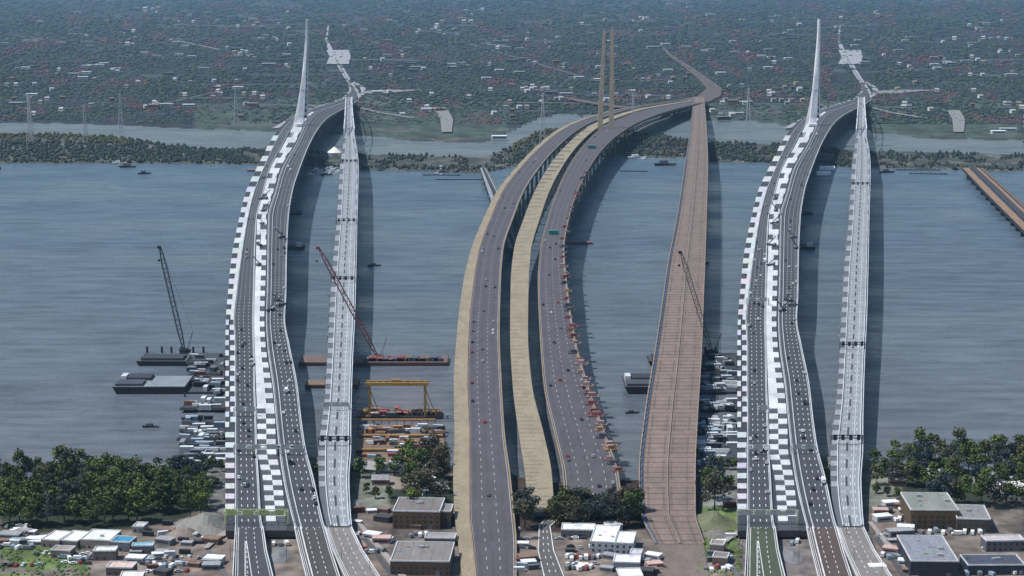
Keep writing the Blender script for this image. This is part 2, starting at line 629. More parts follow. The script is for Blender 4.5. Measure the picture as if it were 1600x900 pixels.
    zt = Z_at(30 if O == 0 else 28, Y)
    def px2x(px, py): return X_at(px + O, py, Y)
    prof = [(30, 478.4, 480.6), (60, 477.2, 480.6), (100, 473.6, 479.2), (140, 470.0, 477.8), (180, 465.6, 475.8), (200, 463.4, 474.6)]
    leg = MB()
    pts = []
    for py, xl, xr in prof: pts.append((px2x(xl, py), px2x(xr, py), Z_at(py, Y)))
    pts.append((pts[-1][0] - 1, pts[-1][1] + 1, -3))
    for k, (a, e) in enumerate(zip(pts, pts[1:])):
        da, de = 7, 7.5
        leg.hexa([(e[0], Y - de, e[2]), (e[1], Y - de, e[2]), (e[1], Y + de, e[2]), (e[0], Y + de, e[2]),
                  (a[0], Y - da, a[2]), (a[1], Y - da, a[2]), (a[1], Y + da, a[2]), (a[0], Y + da, a[2])],
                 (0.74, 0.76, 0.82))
    py_ = empty('pylon', (0, 0, 0)); py_.parent = root
    leg.build('pylon_leg', py_)
    leg = MB(); pts = []
    for py, xl, xr in [(31, 480.9, 482.4), (100, 479.8, 481.2), (160, 479.2, 480.8), (200, 479.0, 480.6)]:
        pts.append((px2x(xl, py), px2x(xr, py), Z_at(py, Y)))
    pts.append((pts[-1][0], pts[-1][1], -3))
    for a, e in zip(pts, pts[1:]):
        leg.hexa([(e[0], Y - 2, e[2]), (e[1], Y - 2, e[2]), (e[1], Y + 6, e[2]), (e[0], Y + 6, e[2]),
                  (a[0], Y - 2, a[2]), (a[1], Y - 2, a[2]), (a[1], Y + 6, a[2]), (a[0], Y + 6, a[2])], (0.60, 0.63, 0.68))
    leg.build('pylon_leg', py_)
    web = MB()
    for k in range(15):
        p0 = 46 + k * 9.6
        xl = interp([(-a, l, r) for a, l, r in prof], -p0, 2)
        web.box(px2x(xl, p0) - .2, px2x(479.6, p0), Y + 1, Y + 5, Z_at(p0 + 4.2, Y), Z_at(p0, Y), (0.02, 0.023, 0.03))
    web.build('cross_beam', py_)
    b = MB()
    b.box(px2x(458, 204), px2x(484, 204), Y - 10, Y + 6, z(200) - 8, z(200) - 4.2, (.5, .52, .56))
    b.build('cross_beam', py_)
    Xc = px2x(478, 60)
    for k in range(12):
        zt_ = Z_at(40 + k * 5.5, Y)
        for sgn in (-1, 1):
            yv = Y + sgn * (60 + k * 34)
            yy = min(range(158, 420), key=lambda q: abs(P(800, q, z(q)).y - yv))
            if sgn > 0 and yy < 172: continue
            q = P((nb(yy, 4) + nb(yy, 5)) / 2 + O, yy, z(yy) + .5)
            b = MB(); b.bar((px2x(interp([(-a, l, r) for a, l, r in prof], -(40 + k * 5.5), 2) - 1, 40 + k * 5.5), Y, zt_), q, .22, (.45, .47, .5), n=3); b.build('stay_cable', root)
    # stay anchor wall seen as white base
    b = MB(); b.box(px2x(461, 203), px2x(474, 203), Y - 26, Y - 8, z(200), z(200) + 5, (.72, .74, .78)); b.build('anchor_block', py_)
    return root
new_bridge(0, 'new white pylon road bridge curving across the river at left')
new_bridge(800, 'new white pylon road bridge curving across the river at right')

# ------------------------------------------------------------------ the old bridges
OB = [(822, 508, 549, 8), (800, 503, 547, 9), (750, 498, 545, 12), (700, 497, 548, 15), (670, 501, 548, 17), (620, 507, 549, 20), (560, 511, 551, 23),
      (500, 514, 554, 26), (430, 518, 556, 30), (340, 526, 558, 34), (260, 531, 560, 36), (230, 535, 557, 36), (205, 539, 552, 36), (190, 540.5, 550, 36), (160, 541.5, 549.5, 30), (152, 542, 551, 22)]
def ob(y, k): return sinterp(OB, y, k) * (SX if k < 3 else 1)
def old_bridge(O, lab):
    root = empty('steel_bridge', (0, 0, 0)); tag(root, lab, 'bridge', 'old pale steel bridges')
    z = lambda y: ob(y, 3)
    ys = rows_between(822, 152, 6)
    b = MB(); strip(b, ys, lambda y: ob(y, 1), lambda y: ob(y, 2), z, -.55, 3.0, (0.10, 0.11, 0.13), O); b.build('girder', root)
    GREY = (0.235, 0.255, 0.275)
    b = MB(); strip(b, ys, lambda y: ob(y, 1) + (ob(y, 2) - ob(y, 1)) * .22, lambda y: ob(y, 2) - (2 if y > 350 else .5), z, .004, .4, GREY, O); b.build('roadway', root)
    b = MB(); k = 0; y = 760.0
    while y > 215:
        f = .24
        if k % 2 == 0:
            b = MB(); strip(b, [y, y - 8], lambda yy: ob(yy, 1) + .5, lambda yy: ob(yy, 1) * (1 - f) + ob(yy, 2) * f - .5, z, .02, .5, (.26, .28, .30), O); b.build('shoulder_slab', root)
        y -= 8; k += 1
    b = MB(); k = 0; y = 752.0
    while y > 215:
        if k % 2 == 0:
            b = MB(); strip(b, [y, y - 8], lambda yy: ob(yy, 2) - 3.2, lambda yy: ob(yy, 2) - .3, z, .25, .6, (.05, .055, .07), O); b.build('expansion_plate', root)
        y -= 8; k += 1
    for f in (.23, .93, 1.0):
        b = MB(); line(b, ys, lambda y: ob(y, 1) + f * (ob(y, 2) - ob(y, 1)), z, .05, .7, 1.0, (.50, .54, .60), O); b.build('railing', root)
    b = MB()
    # dark median barrier with gaps, lighter wheel tracks and lane dashes
    line(b, ys, lambda y: ob(y, 1) + .52 * (ob(y, 2) - ob(y, 1)), z, .25, 1.3, 0, (0.04, 0.045, 0.06), O, dash=(22, 44))
    for f in (.36, .45, .66, .80):
        line(b, ys, lambda y: ob(y, 1) + f * (ob(y, 2) - ob(y, 1)), z, .06, .55, 0, (.55, .57, .6), O, dash=(6, 18))
    line(b, ys, lambda y: ob(y, 1) + .73 * (ob(y, 2) - ob(y, 1)), z, .06, .9, 0, (.40, .43, .48), O)
    b.build('lane_marking', root)
    d = P(800, 790, z(790)).y
    while True:
        yy = None
        for q in range(822, 158, -1):
            if P(800, q, z(q)).y >= d: yy = q; break
        if yy is None: break
        l, r = P(ob(yy, 1) + O, yy, z(yy)), P(ob(yy, 2) + O, yy, z(yy))
        b = MB()
        b.box(l.x - 1, r.x + 1, l.y - 2, l.y + 2, z(yy) - 7, z(yy) - 3.7, (0.25, .26, .28))
        for f in (.15, .85):
            x = l.x + (r.x - l.x) * f
            b.box(x - 2, x + 2, l.y - 2, l.y + 2, -3, z(yy) - 7, (0.22, .23, .25), taper=-.3)
        b.build('pier', root)
        d += 55
    # through truss over the shipping channel
    b = MB()
    Ys = [P(800, y, z(y)).y for y in (212, 204, 197, 190, 184, 178, 172, 166, 161)]
    rowsq = (212, 204, 197, 190, 184, 178, 172, 166, 161)
    for side in (1, 2):
        prev = None
        for k, q in enumerate(rowsq):
            p = P(ob(q, side) + O + (-.5 if side == 1 else .5), q, z(q))
            h = 14 + 22 * math.sin(math.pi * k / 8)
            t = p + Vector((0, 0, h))
            b.bar(p, t, .9, (.62, .64, .68))
            if prev:
                b.bar(prev[1], t, 1.0, (.66, .68, .72)); b.bar(prev[0], t, .7, (.6, .62, .66))
            prev = (p, t)
    b.build('truss', root)
    return root
old_bridge(0, 'old straight pale grey bridge beside the left new bridge')
old_bridge(800, 'old straight pale grey bridge beside the right new bridge')

# ------------------------------------------------------------------ the broad tan and mauve bridges in the middle of the river
TAN, MAUVE, BLUEG = (.270, .225, .155), (.076, .070, .080), (.070, .110, .180)
# picture row: walkway l/r, left road r, median l/r, right road l/r, height
MBT = [(905, 722, 744, 806, 0, 0, 0, 0, 3.2), (850, 716, 738, 806, 0, 0, 0, 0, 5), (800, 710, 733, 802, 826, 866, 884, 974, 8), (740, 708, 733, 796, 820, 862, 880, 966, 11), (680, 710, 733, 788, 811, 850, 867, 946, 15), (600, 709, 730, 783, 801, 831, 850, 918, 20),
 (520, 714, 732, 780, 797, 825, 844, 897, 26), (440, 724, 740, 782, 798, 826, 841, 886, 32), (390, 736, 749, 786, 803, 830, 845, 882, 36), (340, 756, 767, 802, 819, 844, 857, 890, 40), (300, 776, 785, 818, 835, 858, 870, 903, 42),
 (255, 812, 820, 848, 861, 882, 892, 926, 43), (225, 842, 850, 876, 887, 905, 914, 950, 43), (200, 876, 884, 908, 917, 933, 941, 982, 42), (182, 922, 928, 948, 956, 970, 977, 1020, 38), (170, 968, 974, 990, 997, 1009, 1015, 1058, 32),
 (163, 1012, 1018, 1032, 1038, 1048, 1053, 1088, 26), (157, 1058, 1063, 1074, 1078, 1086, 1090, 1118, 18)]
OMT = [(850, 1024, 1100, 3.4), (800, 1002, 1086, 8), (740, 999, 1086, 12), (650, 1008, 1090, 18), (550, 1024, 1096, 24), (470, 1036, 1099, 28), (420, 1043, 1101, 30), (330, 1060, 1104, 34), (255, 1071, 1106, 36), (205, 1078, 1104, 34), (152, 1084, 1100, 20)]
def mb(y, k): return sinterp([r for r in MBT if k < 4 or k == 8 or r[4] > 0], y, k)
def om(y, k): return sinterp(OMT, y, k)
def middle_bridge():
    root = empty('cable_stayed_bridge', (0, 0, 0)); tag(root, 'broad curving double bridge with cream tan strips in the middle of the river', 'bridge')
    z = lambda y: mb(y, 8)
    X = lambda k, d=0: (lambda y: mb(y, k) + d)
    ysl, ysr = rows_between(905, 157, 6), rows_between(800, 157, 6)
    def deck(ys, k0, k1, name, col, dz, th): b = MB(); strip(b, ys, X(k0), X(k1), z, dz, th, col); b.build(name, root)
    deck(ysl, 1, 3, 'girder', (.075, .085, .105), -.6, 3.0)
    deck(ysr, 4, 5, 'girder', (.075, .085, .105), -.5, 2.6)
    deck(ysr, 6, 7, 'girder', (.075, .085, .105), -.6, 3.0)
    deck(ysl, 2, 3, 'roadway', MAUVE, .004, .45)
    deck(ysl, 1, 2, 'walkway', TAN, .3, .8)
    deck(ysr, 4, 5, 'median', TAN, .35, .7)
    deck(ysr, 6, 7, 'roadway', MAUVE, .004, .45)
    for k_, off, ys in ((3, 0, ysl), (2, 0, ysl), (6, 0, ysr), (7, -1, ysr)):
        b = MB(); line(b, ys, X(k_, off), z, .05, 1.0, 1.0, (.26, .19, .13)); b.build('barrier', root)
    b = MB()
    for k0, k1, fr, ys in ((2, 3, (.3, .62), ysl), (6, 7, (.26, .5, .75), ysr)):
        for f in fr:
            line(b, ys, lambda y: mb(y, k0) + f * (mb(y, k1) - mb(y, k0)), z, .06, .5, 0, (.36, .35, .36), dash=(6, 18))
        for f in (.14, .45, .78):
            line(b, ys, lambda y: mb(y, k0) + f * (mb(y, k1) - mb(y, k0)), z, .03, 1.6, 0, (.066, .060, .070), dash=(60, 75))
        for f in (.04, .95):
            line(b, ys, lambda y: mb(y, k0) + f * (mb(y, k1) - mb(y, k0)), z, .06, .4, 0, (.4, .38, .36))
    b.build('lane_marking', root)
    # dark expansion joints across the cream strips
    b = MB()
    for k in range(96):
        y = 795 - k * 6.2
        if y < 190: break
        for k0, k1, dz in ((1, 2, .33), (4, 5, .38)):
            if k0 == 1 and k % 2: continue
            w0 = (mb(y, k1) - mb(y, k0)) * (.35 if k0 == 1 else U(.3, 1))
            p, q = P(mb(y, k0), y, z(y)) + Vector((0, 0, dz)), P(mb(y, k0) + w0, y, z(y)) + Vector((0, 0, dz))
            d_ = Vector((0, U(2, 5) + (800 - y) * .02, 0))
            b.quad(p, q, q + d_, p + d_, (.06, .058, .06))
    b.build('expansion_joint', root)
    d = P(800, 760, 8).y
    while d < P(800, 205, 44).y:
        yy = next((q for q in range(790, 157, -1) if P(800, q, z(q)).y >= d), None)
        if yy is None: break
        for k0, k1 in ((1, 3), (4, 5), (6, 7)):
            l, r = P(mb(yy, k0), yy, z(yy)), P(mb(yy, k1), yy, z(yy))
            b = MB(); b.box(l.x + 2, r.x - 2, l.y - 2, l.y + 2, z(yy) - 6.6, z(yy) - 3.6, (.16, .155, .16))
            for f in ((.2, .8) if k0 != 4 else (.5,)):
                x = l.x + (r.x - l.x) * f; b.box(x - 2, x + 2, l.y - 2, l.y + 2, -3, z(yy) - 6.6, (.14, .14, .15))
            b.build('pier', root)
        d += 85
    Y = P(948, 200, 42).y
    py_ = empty('pylon', (0, 0, 0)); py_.parent = root
    for xb_, xt_ in ((936, 944.5), (955, 956.5)):
        b = MB(); B = (X_at(xb_, 206, Y), Z_at(206, Y)); T = (X_at(xt_, 46, Y), Z_at(46, Y))
        b.hexa([(B[0] - 6, Y - 4, -3), (B[0] + 6, Y - 4, -3), (B[0] + 6, Y + 4, -3), (B[0] - 6, Y + 4, -3),
                (T[0] - 2.6, Y - 2, T[1]), (T[0] + 2.6, Y - 2, T[1]), (T[0] + 2.6, Y + 2, T[1]), (T[0] - 2.6, Y + 2, T[1])], (.42, .34, .25))
        b.build('pylon_leg', py_)
    for q in (64, 95, 130, 165):
        f = (206 - q) / 160
        b = MB(); b.box(X_at(936 + 8.5 * f, q, Y), X_at(955 + 1.5 * f, q, Y), Y - 1, Y + 1, Z_at(q, Y) - 3, Z_at(q, Y), (.18, .15, .13)); b.build('cross_beam', py_)
    a, c = P(mb(800, 4) , 802, 0), P(mb(800, 7), 802, 0)
    b = MB(); b.box(a.x, c.x, a.y - 2, a.y + 4, -1, 4.4, (.10, .095, .09)); b.build('abutment', root)
    root2 = empty('steel_bridge', (0, 0, 0)); tag(root2, 'broad straight pinkish brown bridge right of the cream and mauve double bridge', 'bridge')
    z2 = lambda y: om(y, 3)
    ys = rows_between(850, 152, 6)
    X2 = lambda f: (lambda y: om(y, 1) + f * (om(y, 2) - om(y, 1)))
    PINK = (.200, .150, .128)
    b = MB(); strip(b, ys, X2(.01), X2(.99), z2, -.5, 3, (.07, .075, .09)); b.build('girder', root2)
    b = MB(); strip(b, ys, X2(0), X2(.06), z2, .01, .4, BLUEG); b.build('railing_strip', root2)
    b = MB(); strip(b, ys, X2(.07), X2(.5), z2, .004, .4, PINK); b.build('roadway', root2)
    b = MB(); strip(b, ys, X2(.51), X2(1), z2, .004, .4, tuple(x * .94 for x in PINK)); b.build('roadway', root2)
    b = MB()
    for f in (.29, .72): line(b, ys, X2(f), z2, .05, .4, 0, (.25, .21, .18), dash=(5, 22))
    for f in (.15, .43, .57, .85): line(b, ys, X2(f), z2, .03, 1.5, 0, (.135, .105, .092), dash=(50, 64))
    b.build('lane_marking', root2)
    for f in (.0, .505, 1):
        b = MB(); line(b, ys, X2(f), z2, .05, .8, .9, (.24, .20, .17)); b.build('railing', root2)
    # cross beams showing across the worn deck, one mesh of joined floor framing per side, and edge trusses
    for f0, f1 in ((.07, .49), (.52, .99)):
        b = MB(); y = 845.0
        line(b, ys, X2(f0), z2, .03, .5, .25, (.15, .11, .095)); line(b, ys, X2(f1), z2, .03, .5, .25, (.15, .11, .095))
        while y > 160:
            w_ = 5.5 * ((y + 60) / 900) ** 2 + .6
            p, q = P(X2(f0)(y), y, z2(y)) + Vector((0, 0, .04)), P(X2(f1)(y), y, z2(y)) + Vector((0, 0, .04))
            b.hexa([p, q, q + Vector((0, .8, 0)), p + Vector((0, .8, 0)), p + Vector((0, 0, .2)), q + Vector((0, 0, .2)), q + Vector((0, .8, .2)), p + Vector((0, .8, .2))], (.155, .118, .10))
            y -= w_ * 1.6
        b.build('floor_framing', root2)
    for f in (0, 1):
        b = MB(); prev = None; y = 760.0
        while y > 250:
            p = P(X2(f)(y), y, z2(y)); t = p + Vector((0, 0, 4.2))
            b.bar(p, t, .28, (.30, .21, .17))
            if prev: b.bar(prev[1], t, .3, (.32, .23, .18)); b.bar(prev[0], t, .22, (.28, .19, .15))
            prev = (p, t); y -= 8 * ((y + 60) / 760) ** 2 + 1.5
        b.build('side_truss', root2)
    d = P(800, 760, 8).y
    while True:
        yy = next((q for q in range(790, 165, -1) if P(800, q, z2(q)).y >= d), None)
        if yy is None: break
        l, r = P(X2(0)(yy), yy, z2(yy)), P(X2(1)(yy), yy, z2(yy))
        b = MB(); b.box(l.x, r.x, l.y - 2, l.y + 2, z2(yy) - 6, z2(yy) - 3.6, (.15, .14, .14))
        for f in (.12, .5, .88):
            x = l.x + (r.x - l.x) * f; b.box(x - 2, x + 2, l.y - 2, l.y + 2, -3, z2(yy) - 6, (.13, .13, .14))
        b.build('pier', root2)
        d += 70
middle_bridge()

# ------------------------------------------------------------------ highways on the near shore and far interchange
def ribbon(name, pts, col, z0=LAND + .3, edge=True, median=False):
    """pts: (picture y, x left, x right)"""
    b = MB()
    tab = sorted(pts, key=lambda q: -q[0])
    ys = []
    for a, c in zip(tab, tab[1:]):
        n = max(1, int(abs(a[0] - c[0]) / 4))
        ys += [a[0] + (c[0] - a[0]) * k / n for k in range(n)]
    ys.append(tab[-1][0])
    fz = lambda y: z0
    strip(b, ys, lambda y: interp(tab, y, 1), lambda y: interp(tab, y, 2), fz, 0, .25, col)
    if edge:
        for f in (.04, .96):
            line(b, ys, lambda y: interp(tab, y, 1) + f * (interp(tab, y, 2) - interp(tab, y, 1)), fz, .03, .6, 0, WHITELINE)
        for f in (.36, .66):
            line(b, ys, lambda y: interp(tab, y, 1) + f * (interp(tab, y, 2) - interp(tab, y, 1)), fz, .03, .45, 0, WHITELINE, dash=(5, 14))
    o = b.build(name); o['kind'] = 'structure'
    return o
def zramp(y): return LAND + .4 + max(0, (870 - y)) * .13
for O in (0, 800):
    c1 = ASPH if O == 0 else (0.056, 0.070, 0.042)
    c2 = (0.062, 0.058, 0.058) if O == 0 else (0.080, 0.055, 0.048)
    RL = [(930, 364, 430), (900, 364, 426), (860, 366, 416), (824, 368, 411)]
    RR = [(930, 484, 538), (900, 478, 530), (860, 468, 517), (824, 460, 507)]
    RO = [(930, 552, 612), (900, 538, 592), (860, 520, 566), (824, 508, 549)]
    for nm, tab, col in (('highway_road', RL, c1), ('highway_road', RR, c2), ('highway_road', RO, (0.19, 0.175, 0.165))):
        b = MB()
        ys = rows_between(930, 824, 5)
        fl = lambda y: interp(tab, y, 1) + O
        fr = lambda y: interp(tab, y, 2) + O
        fz = lambda y: LAND + .5 + (930 - y) * .06
        strip(b, ys, fl, fr, fz, 0, 3.0, (0.2, .19, .18), top=col)
        for f in (.0, 1.0):
            line(b, ys, lambda y: fl(y) + f * (fr(y) - fl(y)), fz, 0.0, .6, .9, (.55, .56, .58))
        for f in (.06, .12, .94):
            line(b, ys, lambda y: fl(y) + f * (fr(y) - fl(y)), fz, .05, .35, 0, WHITELINE)
        for f in (.38, .66):
            line(b, ys, lambda y: fl(y) + f * (fr(y) - fl(y)), fz, .05, .4, 0, WHITELINE, dash=(4, 9))
        if tab is RL:
            for k in range(14):   # hatched gore
                y = 900 - k * 4
                x = interp([(905, 383, 0), (845, 384, 0)], y, 1)
                wd = 9 * (y - 838) / 60 + 1
                a = P(x + O, y, fz(y) + .055); c = P(x + wd + O, y - 2, fz(y) + .055)
                b.quad(a, c, c + Vector((0, 1.2, 0)), a + Vector((0, 1.2, 0)), (.6, .62, .62))
            line(b, rows_between(905, 845, 6), lambda y: 383 + O, fz, .052, .5, 0, (.6, .62, .62))
            line(b, rows_between(905, 845, 6), lambda y: 384 + 9 * (y - 838) / 60 + O, fz, .052, .5, 0, (.6, .62, .62))
        if tab is RR:
            line(b, ys, lambda y: fl(y) + .2 * (fr(y) - fl(y)), fz, .02, .8, .9, (.6, .6, .62))
        o = b.build(nm); o['kind'] = 'structure'
    # slip road on the left and the curve up to the deck
    ribbon('slip_road', [(905, 352 + O, 360 + O), (880, 338 + O, 345 + O), (860, 322 + O, 330 + O)], (.11, .11, .12), LAND + .9, False)
    ribbon('slip_road', [(856, 318 + O, 326 + O), (842, 330 + O, 342 + O), (829, 350 + O, 366 + O)], (.30, .27, .25), LAND + 1.3, False)
    ribbon('slip_road', [(905, 628 + O, 640 + O), (870, 600 + O, 610 + O), (840, 575 + O, 584 + O), (815, 556 + O, 563 + O)], (.30, .28, .27), LAND + .9, False)
    ribbon('slip_road', [(905, 612 + O, 622 + O), (870, 588 + O, 597 + O), (840, 565 + O, 573 + O)], (.07, .07, .075), LAND + .7, False)
    if O:
        ribbon('yard_road', [(905, 1052, 1110), (880, 1042, 1104), (850, 1024, 1100)], (.165, .13, .112), LAND + .7, False)
        ribbon('yard_road', [(905, 850, 884), (860, 840, 866), (822, 842, 860), (804, 856, 880)], (.095, .088, .088), LAND + .7, True)
    # far shore interchange
    far = [
      [(160, 528, 560), (150, 538, 562), (142, 546, 560), (130, 544, 552), (118, 536, 544), (104, 528, 536), (90, 520, 528), (76, 512, 519), (60, 508, 512), (40, 512, 514)],
      [(200, 425, 435), (185, 452, 461), (172, 475, 483), (163, 505, 513), (155, 530, 536)],
      [(152, 552, 562), (144, 565, 574), (136, 562, 570), (128, 550, 556)],
      [(170, 500, 504), (160, 470, 473), (156, 440, 443), (158, 420, 424)],
      [(146, 560, 600), (142, 570, 640), (140, 600, 680)],
      [(168, 560, 566), (176, 590, 600), (184, 640, 652)],
      [(172, 680, 700), (186, 688, 708), (206, 690, 706)],
      [(100, 510, 545), (88, 515, 548), (78, 510, 545)]]
    if O:
        far += [[(164, 1020 - 800, 1060 - 800), (157, 1056 - 800, 1110 - 800), (150, 1090 - 800, 1126 - 800), (138, 1104 - 800, 1128 - 800), (122, 1090 - 800, 1106 - 800), (104, 1068 - 800, 1080 - 800), (88, 1046 - 800, 1054 - 800), (74, 1034 - 800, 1038 - 800)],
                [(168, 960 - 800, 990 - 800), (158, 900 - 800, 925 - 800), (152, 880 - 800, 890 - 800)]]
    for k, pts in enumerate(far):
        pts = sorted(pts, key=lambda q: -q[0])
        col = (.30, .31, .33) if k in (0, 1, 2, 7) else ((.10, .075, .072) if k > 7 else (.20, .20, .20))
        ribbon('interchange_road', [(a, l + O, r + O) for a, l, r in pts], col, LAND + 1.0 + k * .4, False)
        if k in (0,):
            ribbon('interchange_road', [(a, l + O + 3, r + O - 4) for a, l, r in pts if a > 80], (.06, .065, .07), LAND + 4.6, False)

# ------------------------------------------------------------------ trees
def rand_dir():
    while True:
        v = Vector((U(-1, 1), U(-1, 1), U(-1, 1)))
        if .05 < v.length < 1: return v.normalized()
def make_tree(h, rad, cols, nleaf, conic=False):
    root = empty('tree', (0, 0, 0))
    t = MB()
    t.bar((0, 0, -1), (0, 0, h * .55), .5, (.05, .04, .03), .22, 6)
    lobes = []
    for k in range(9):
        a = k * 2.4 + U(-.4, .4)
        zz = h * U(.32, .9)
        rr = rad * (1 - abs(zz / h - .5) * 1.0) * U(.45, .85)
        c = Vector((math.cos(a) * rr, math.sin(a) * rr, zz))
        lobes.append((c, rad * U(.32, .55)))
        if k < 6: t.bar((0, 0, h * U(.25, .45)), c, .22, (.05, .04, .03), .07, 4)
    lobes.append((Vector((0, 0, h * .86)), rad * .42))
    lobes.append((Vector((0, 0, h * .55)), rad * .6))
    t.build('trunk', root)
    b = MB()
    for i in range(nleaf):
        c, r = random.choice(lobes)
        d = rand_dir()
        rr = r * (U(.55, 1.12))
        p = c + Vector((d.x * rr, d.y * rr, d.z * rr * .85))
        s = U(.4, .95)
        n = (d + rand_dir() * .9).normalized()
        q = n.to_track_quat('Z', 'Y')
        u_, v_ = q @ Vector((s, 0, 0)), q @ Vector((0, s * U(.6, 1), 0))
        col = random.choice(cols); k = U(.7, 1.3)
        b.quad(p - u_ - v_ * .4, p + u_ * .3 - v_, p + u_ + v_ * .5, p - u_ * .4 + v_, tuple(x * k for x in col))
    b.build('crown', root, LEAF)
    return root
PAL = {
 'green': [(.032, .058, .014), (.072, .118, .022), (.105, .150, .030), (.022, .036, .012)],
 'bright': [(.060, .100, .018), (.100, .145, .026), (.035, .060, .014), (.13, .17, .04)],
 'olive': [(.070, .085, .028), (.105, .115, .038), (.045, .055, .020)],
 'grey green': [(.040, .050, .040), (.060, .070, .058), (.028, .035, .028)],
 'maroon': [(.072, .046, .028), (.095, .062, .040), (.045, .034, .020), (.060, .065, .030)],
 'brown': [(.060, .062, .034), (.085, .080, .048), (.036, .040, .022)],
 'slate': [(.026, .042, .046), (.045, .062, .060), (.020, .030, .034), (.060, .078, .070)],
 'teal': [(.025, .050, .055), (.040, .070, .072), (.018, .032, .036)]}
TP = {}
for cname in PAL:
    TP[cname] = [Proto(make_tree(h, r, PAL[cname], 950)) for h, r in ((21, 7.5), (17, 6.5), (24, 8.0))]
seen_label = {}
def put_tree(px, py, kind, where, sc_=1.0):
    if py < 803 and 694 < px < 996: return
    if 700 < px < 814 or (996 <= px < 1106 and py < 860) or (832 < px < 866 and py > 800): return
    base = P(px, py, LAND)
    pr = random.choice(TP[kind])
    s = sc_ * U(.8, 1.2)
    o = pr.place((base.x, base.y, LAND), U(0, 6.28), s, None, None, None, s * U(.9, 1.1))
    tag(o, f'{kind} leafed tree {where}', 'tree', f'{kind} trees {where}')
n_tree = 0
def belt(rows, x0, x1, step, kindf, where, s=1.0):
    global n_tree
    for j, py in enumerate(rows):
        x = x0 + (j % 2) * step / 2
        while x < x1:
            xx, yy = x + U(-.3, .3) * step, py + U(-5, 5)
            k = kindf(xx, yy)
            if k:
                put_tree(xx, yy, k, where, s * (1 + .15 * noise.noise(Vector((xx * .03, yy * .03, 0))))); n_tree += 1
            x += step
def kl(x, y):
    if y > 832 - 22 * max(0, (x - 170) / 130) - 6: return None
    if x < 60: return random.choice(['grey green', 'green', 'bright'])
    if x < 130: return random.choice(['green', 'grey green', 'green', 'olive'])
    if x > 275 and y < 758: return 'teal'
    return random.choice(['green', 'bright', 'green', 'bright', 'olive'])
belt([752, 766, 782, 800, 820], -6, 322, 17, kl, 'on the near shore at far left', .95)
belt([790, 806], 286, 322, 17, lambda x, y: random.choice(['green', 'bright']), 'at the right end of the left shore wood', .7)
def kr(x, y):
    u = x - 800
    if y > 832 - 22 * max(0, (u - 170) / 130) - 6: return None
    if u < 15: return random.choice(['brown', 'olive'])
    if u < 48: return random.choice(['slate', 'slate', 'brown'])
    if u < 75: return random.choice(['olive', 'brown'])
    if u > 268 and y < 780: return 'slate'
    if u < 140: return random.choice(['brown', 'slate', 'olive', 'green'])
    return random.choice(['brown', 'olive', 'maroon', 'green'])
belt([752, 766, 782, 798, 810, 826], 796, 1122, 15, kr, 'on the near shore in the middle')
def km(x, y):
    if x < 602: return random.choice(['green', 'bright']) if y < 770 else 'green'
    if x < 650: return random.choice(['green', 'bright'])
    if y > 795 and x < 770: return None
    if x < 690: return random.choice(['maroon', 'brown', 'green'])
    if x < 726: return random.choice(['slate', 'brown'])
    return random.choice(['slate', 'slate', 'brown'])
belt([728, 744, 762, 786, 802, 815], 640, 802, 18, km, 'between the left old bridge and the cottages', 1.0)
belt([742], 566, 640, 22, km, 'by the cottages beside the left old bridge', .8)
def kb(x, y): return random.choice(['green', 'bright', 'olive'])
belt([808, 820], 872, 996, 15, lambda x, y: random.choice(['brown', 'olive', 'maroon', 'slate']), 'at the shore end of the middle bridge', .9)
belt([745, 770, 790], 492, 512, 10, kb, 'in the strip between the left bridges', .34)
belt([745, 770, 790], 1292, 1312, 10, kb, 'in the strip between the right bridges', .34)
belt([735, 760], 312, 350, 12, kb, 'at the foot of the left jetty', .5)
belt([735, 760], 1112, 1150, 12, kb, 'at the foot of the right jetty', .5)
belt([775], 570, 612, 18, km, 'by the cottages beside the left old bridge', .6)
def kf(x, y):
    return random.choice(['green', 'grey green', 'teal', 'olive', 'green', 'bright' if x > 1540 else 'green'])
belt([722, 740, 762, 788], 1440, 1606, 20, kf, 'on the near shore at far right', 1.0)
belt([726, 744, 758], 1372, 1446, 21, kf, 'beside the right old bridge on the shore', .85)
belt([775], 1366, 1420, 18, kf, 'beside the right old bridge on the shore', .6)

# distant woodland and suburb canopy: nobody could count it
ICO = None
def ico():
    global ICO
    if ICO: return ICO
    bm = bmesh.new(); bmesh.ops.create_icosphere(bm, subdivisions=1, radius=1)
    ICO = ([v.co.copy() for v in bm.verts], [[v.index for v in f.verts] for f in bm.faces]); bm.free()
    return ICO
bm = bmesh.new(); bmesh.ops.create_icosphere(bm, subdivisions=1, radius=1)
IV = [v.co.copy() for v in bm.verts]; IF = [tuple(v.index for v in f.verts) for f in bm.faces]; bm.free()
def blob(b, p, rx, rz, col):
    i = len(b.v)
    s = R() * 10
    for v in IV:
        k = 1 + .35 * noise.noise(Vector((v.x * 1.7 + s, v.y * 1.7, v.z * 1.7)))
        b.v.append((p[0] + v.x * rx * k, p[1] + v.y * rx * k, p[2] + max(-.2, v.z) * rz * k + rz * .2))
    for f in IF:
        q = U(.8, 1.2)
        b.f.append((f[0] + i, f[1] + i, f[2] + i)); b.c.append((col[0] * q, col[1] * q, col[2] * q))
FARPAL = [(.014, .036, .036), (.020, .048, .036), (.030, .060, .030), (.018, .032, .054), (.026, .044, .040), (.008, .020, .026), (.038, .062, .030), (.050, .070, .055)]
REDPAL = [(.105, .042, .052), (.075, .036, .060), (.115, .060, .045), (.060, .042, .062)]
STREETS = []
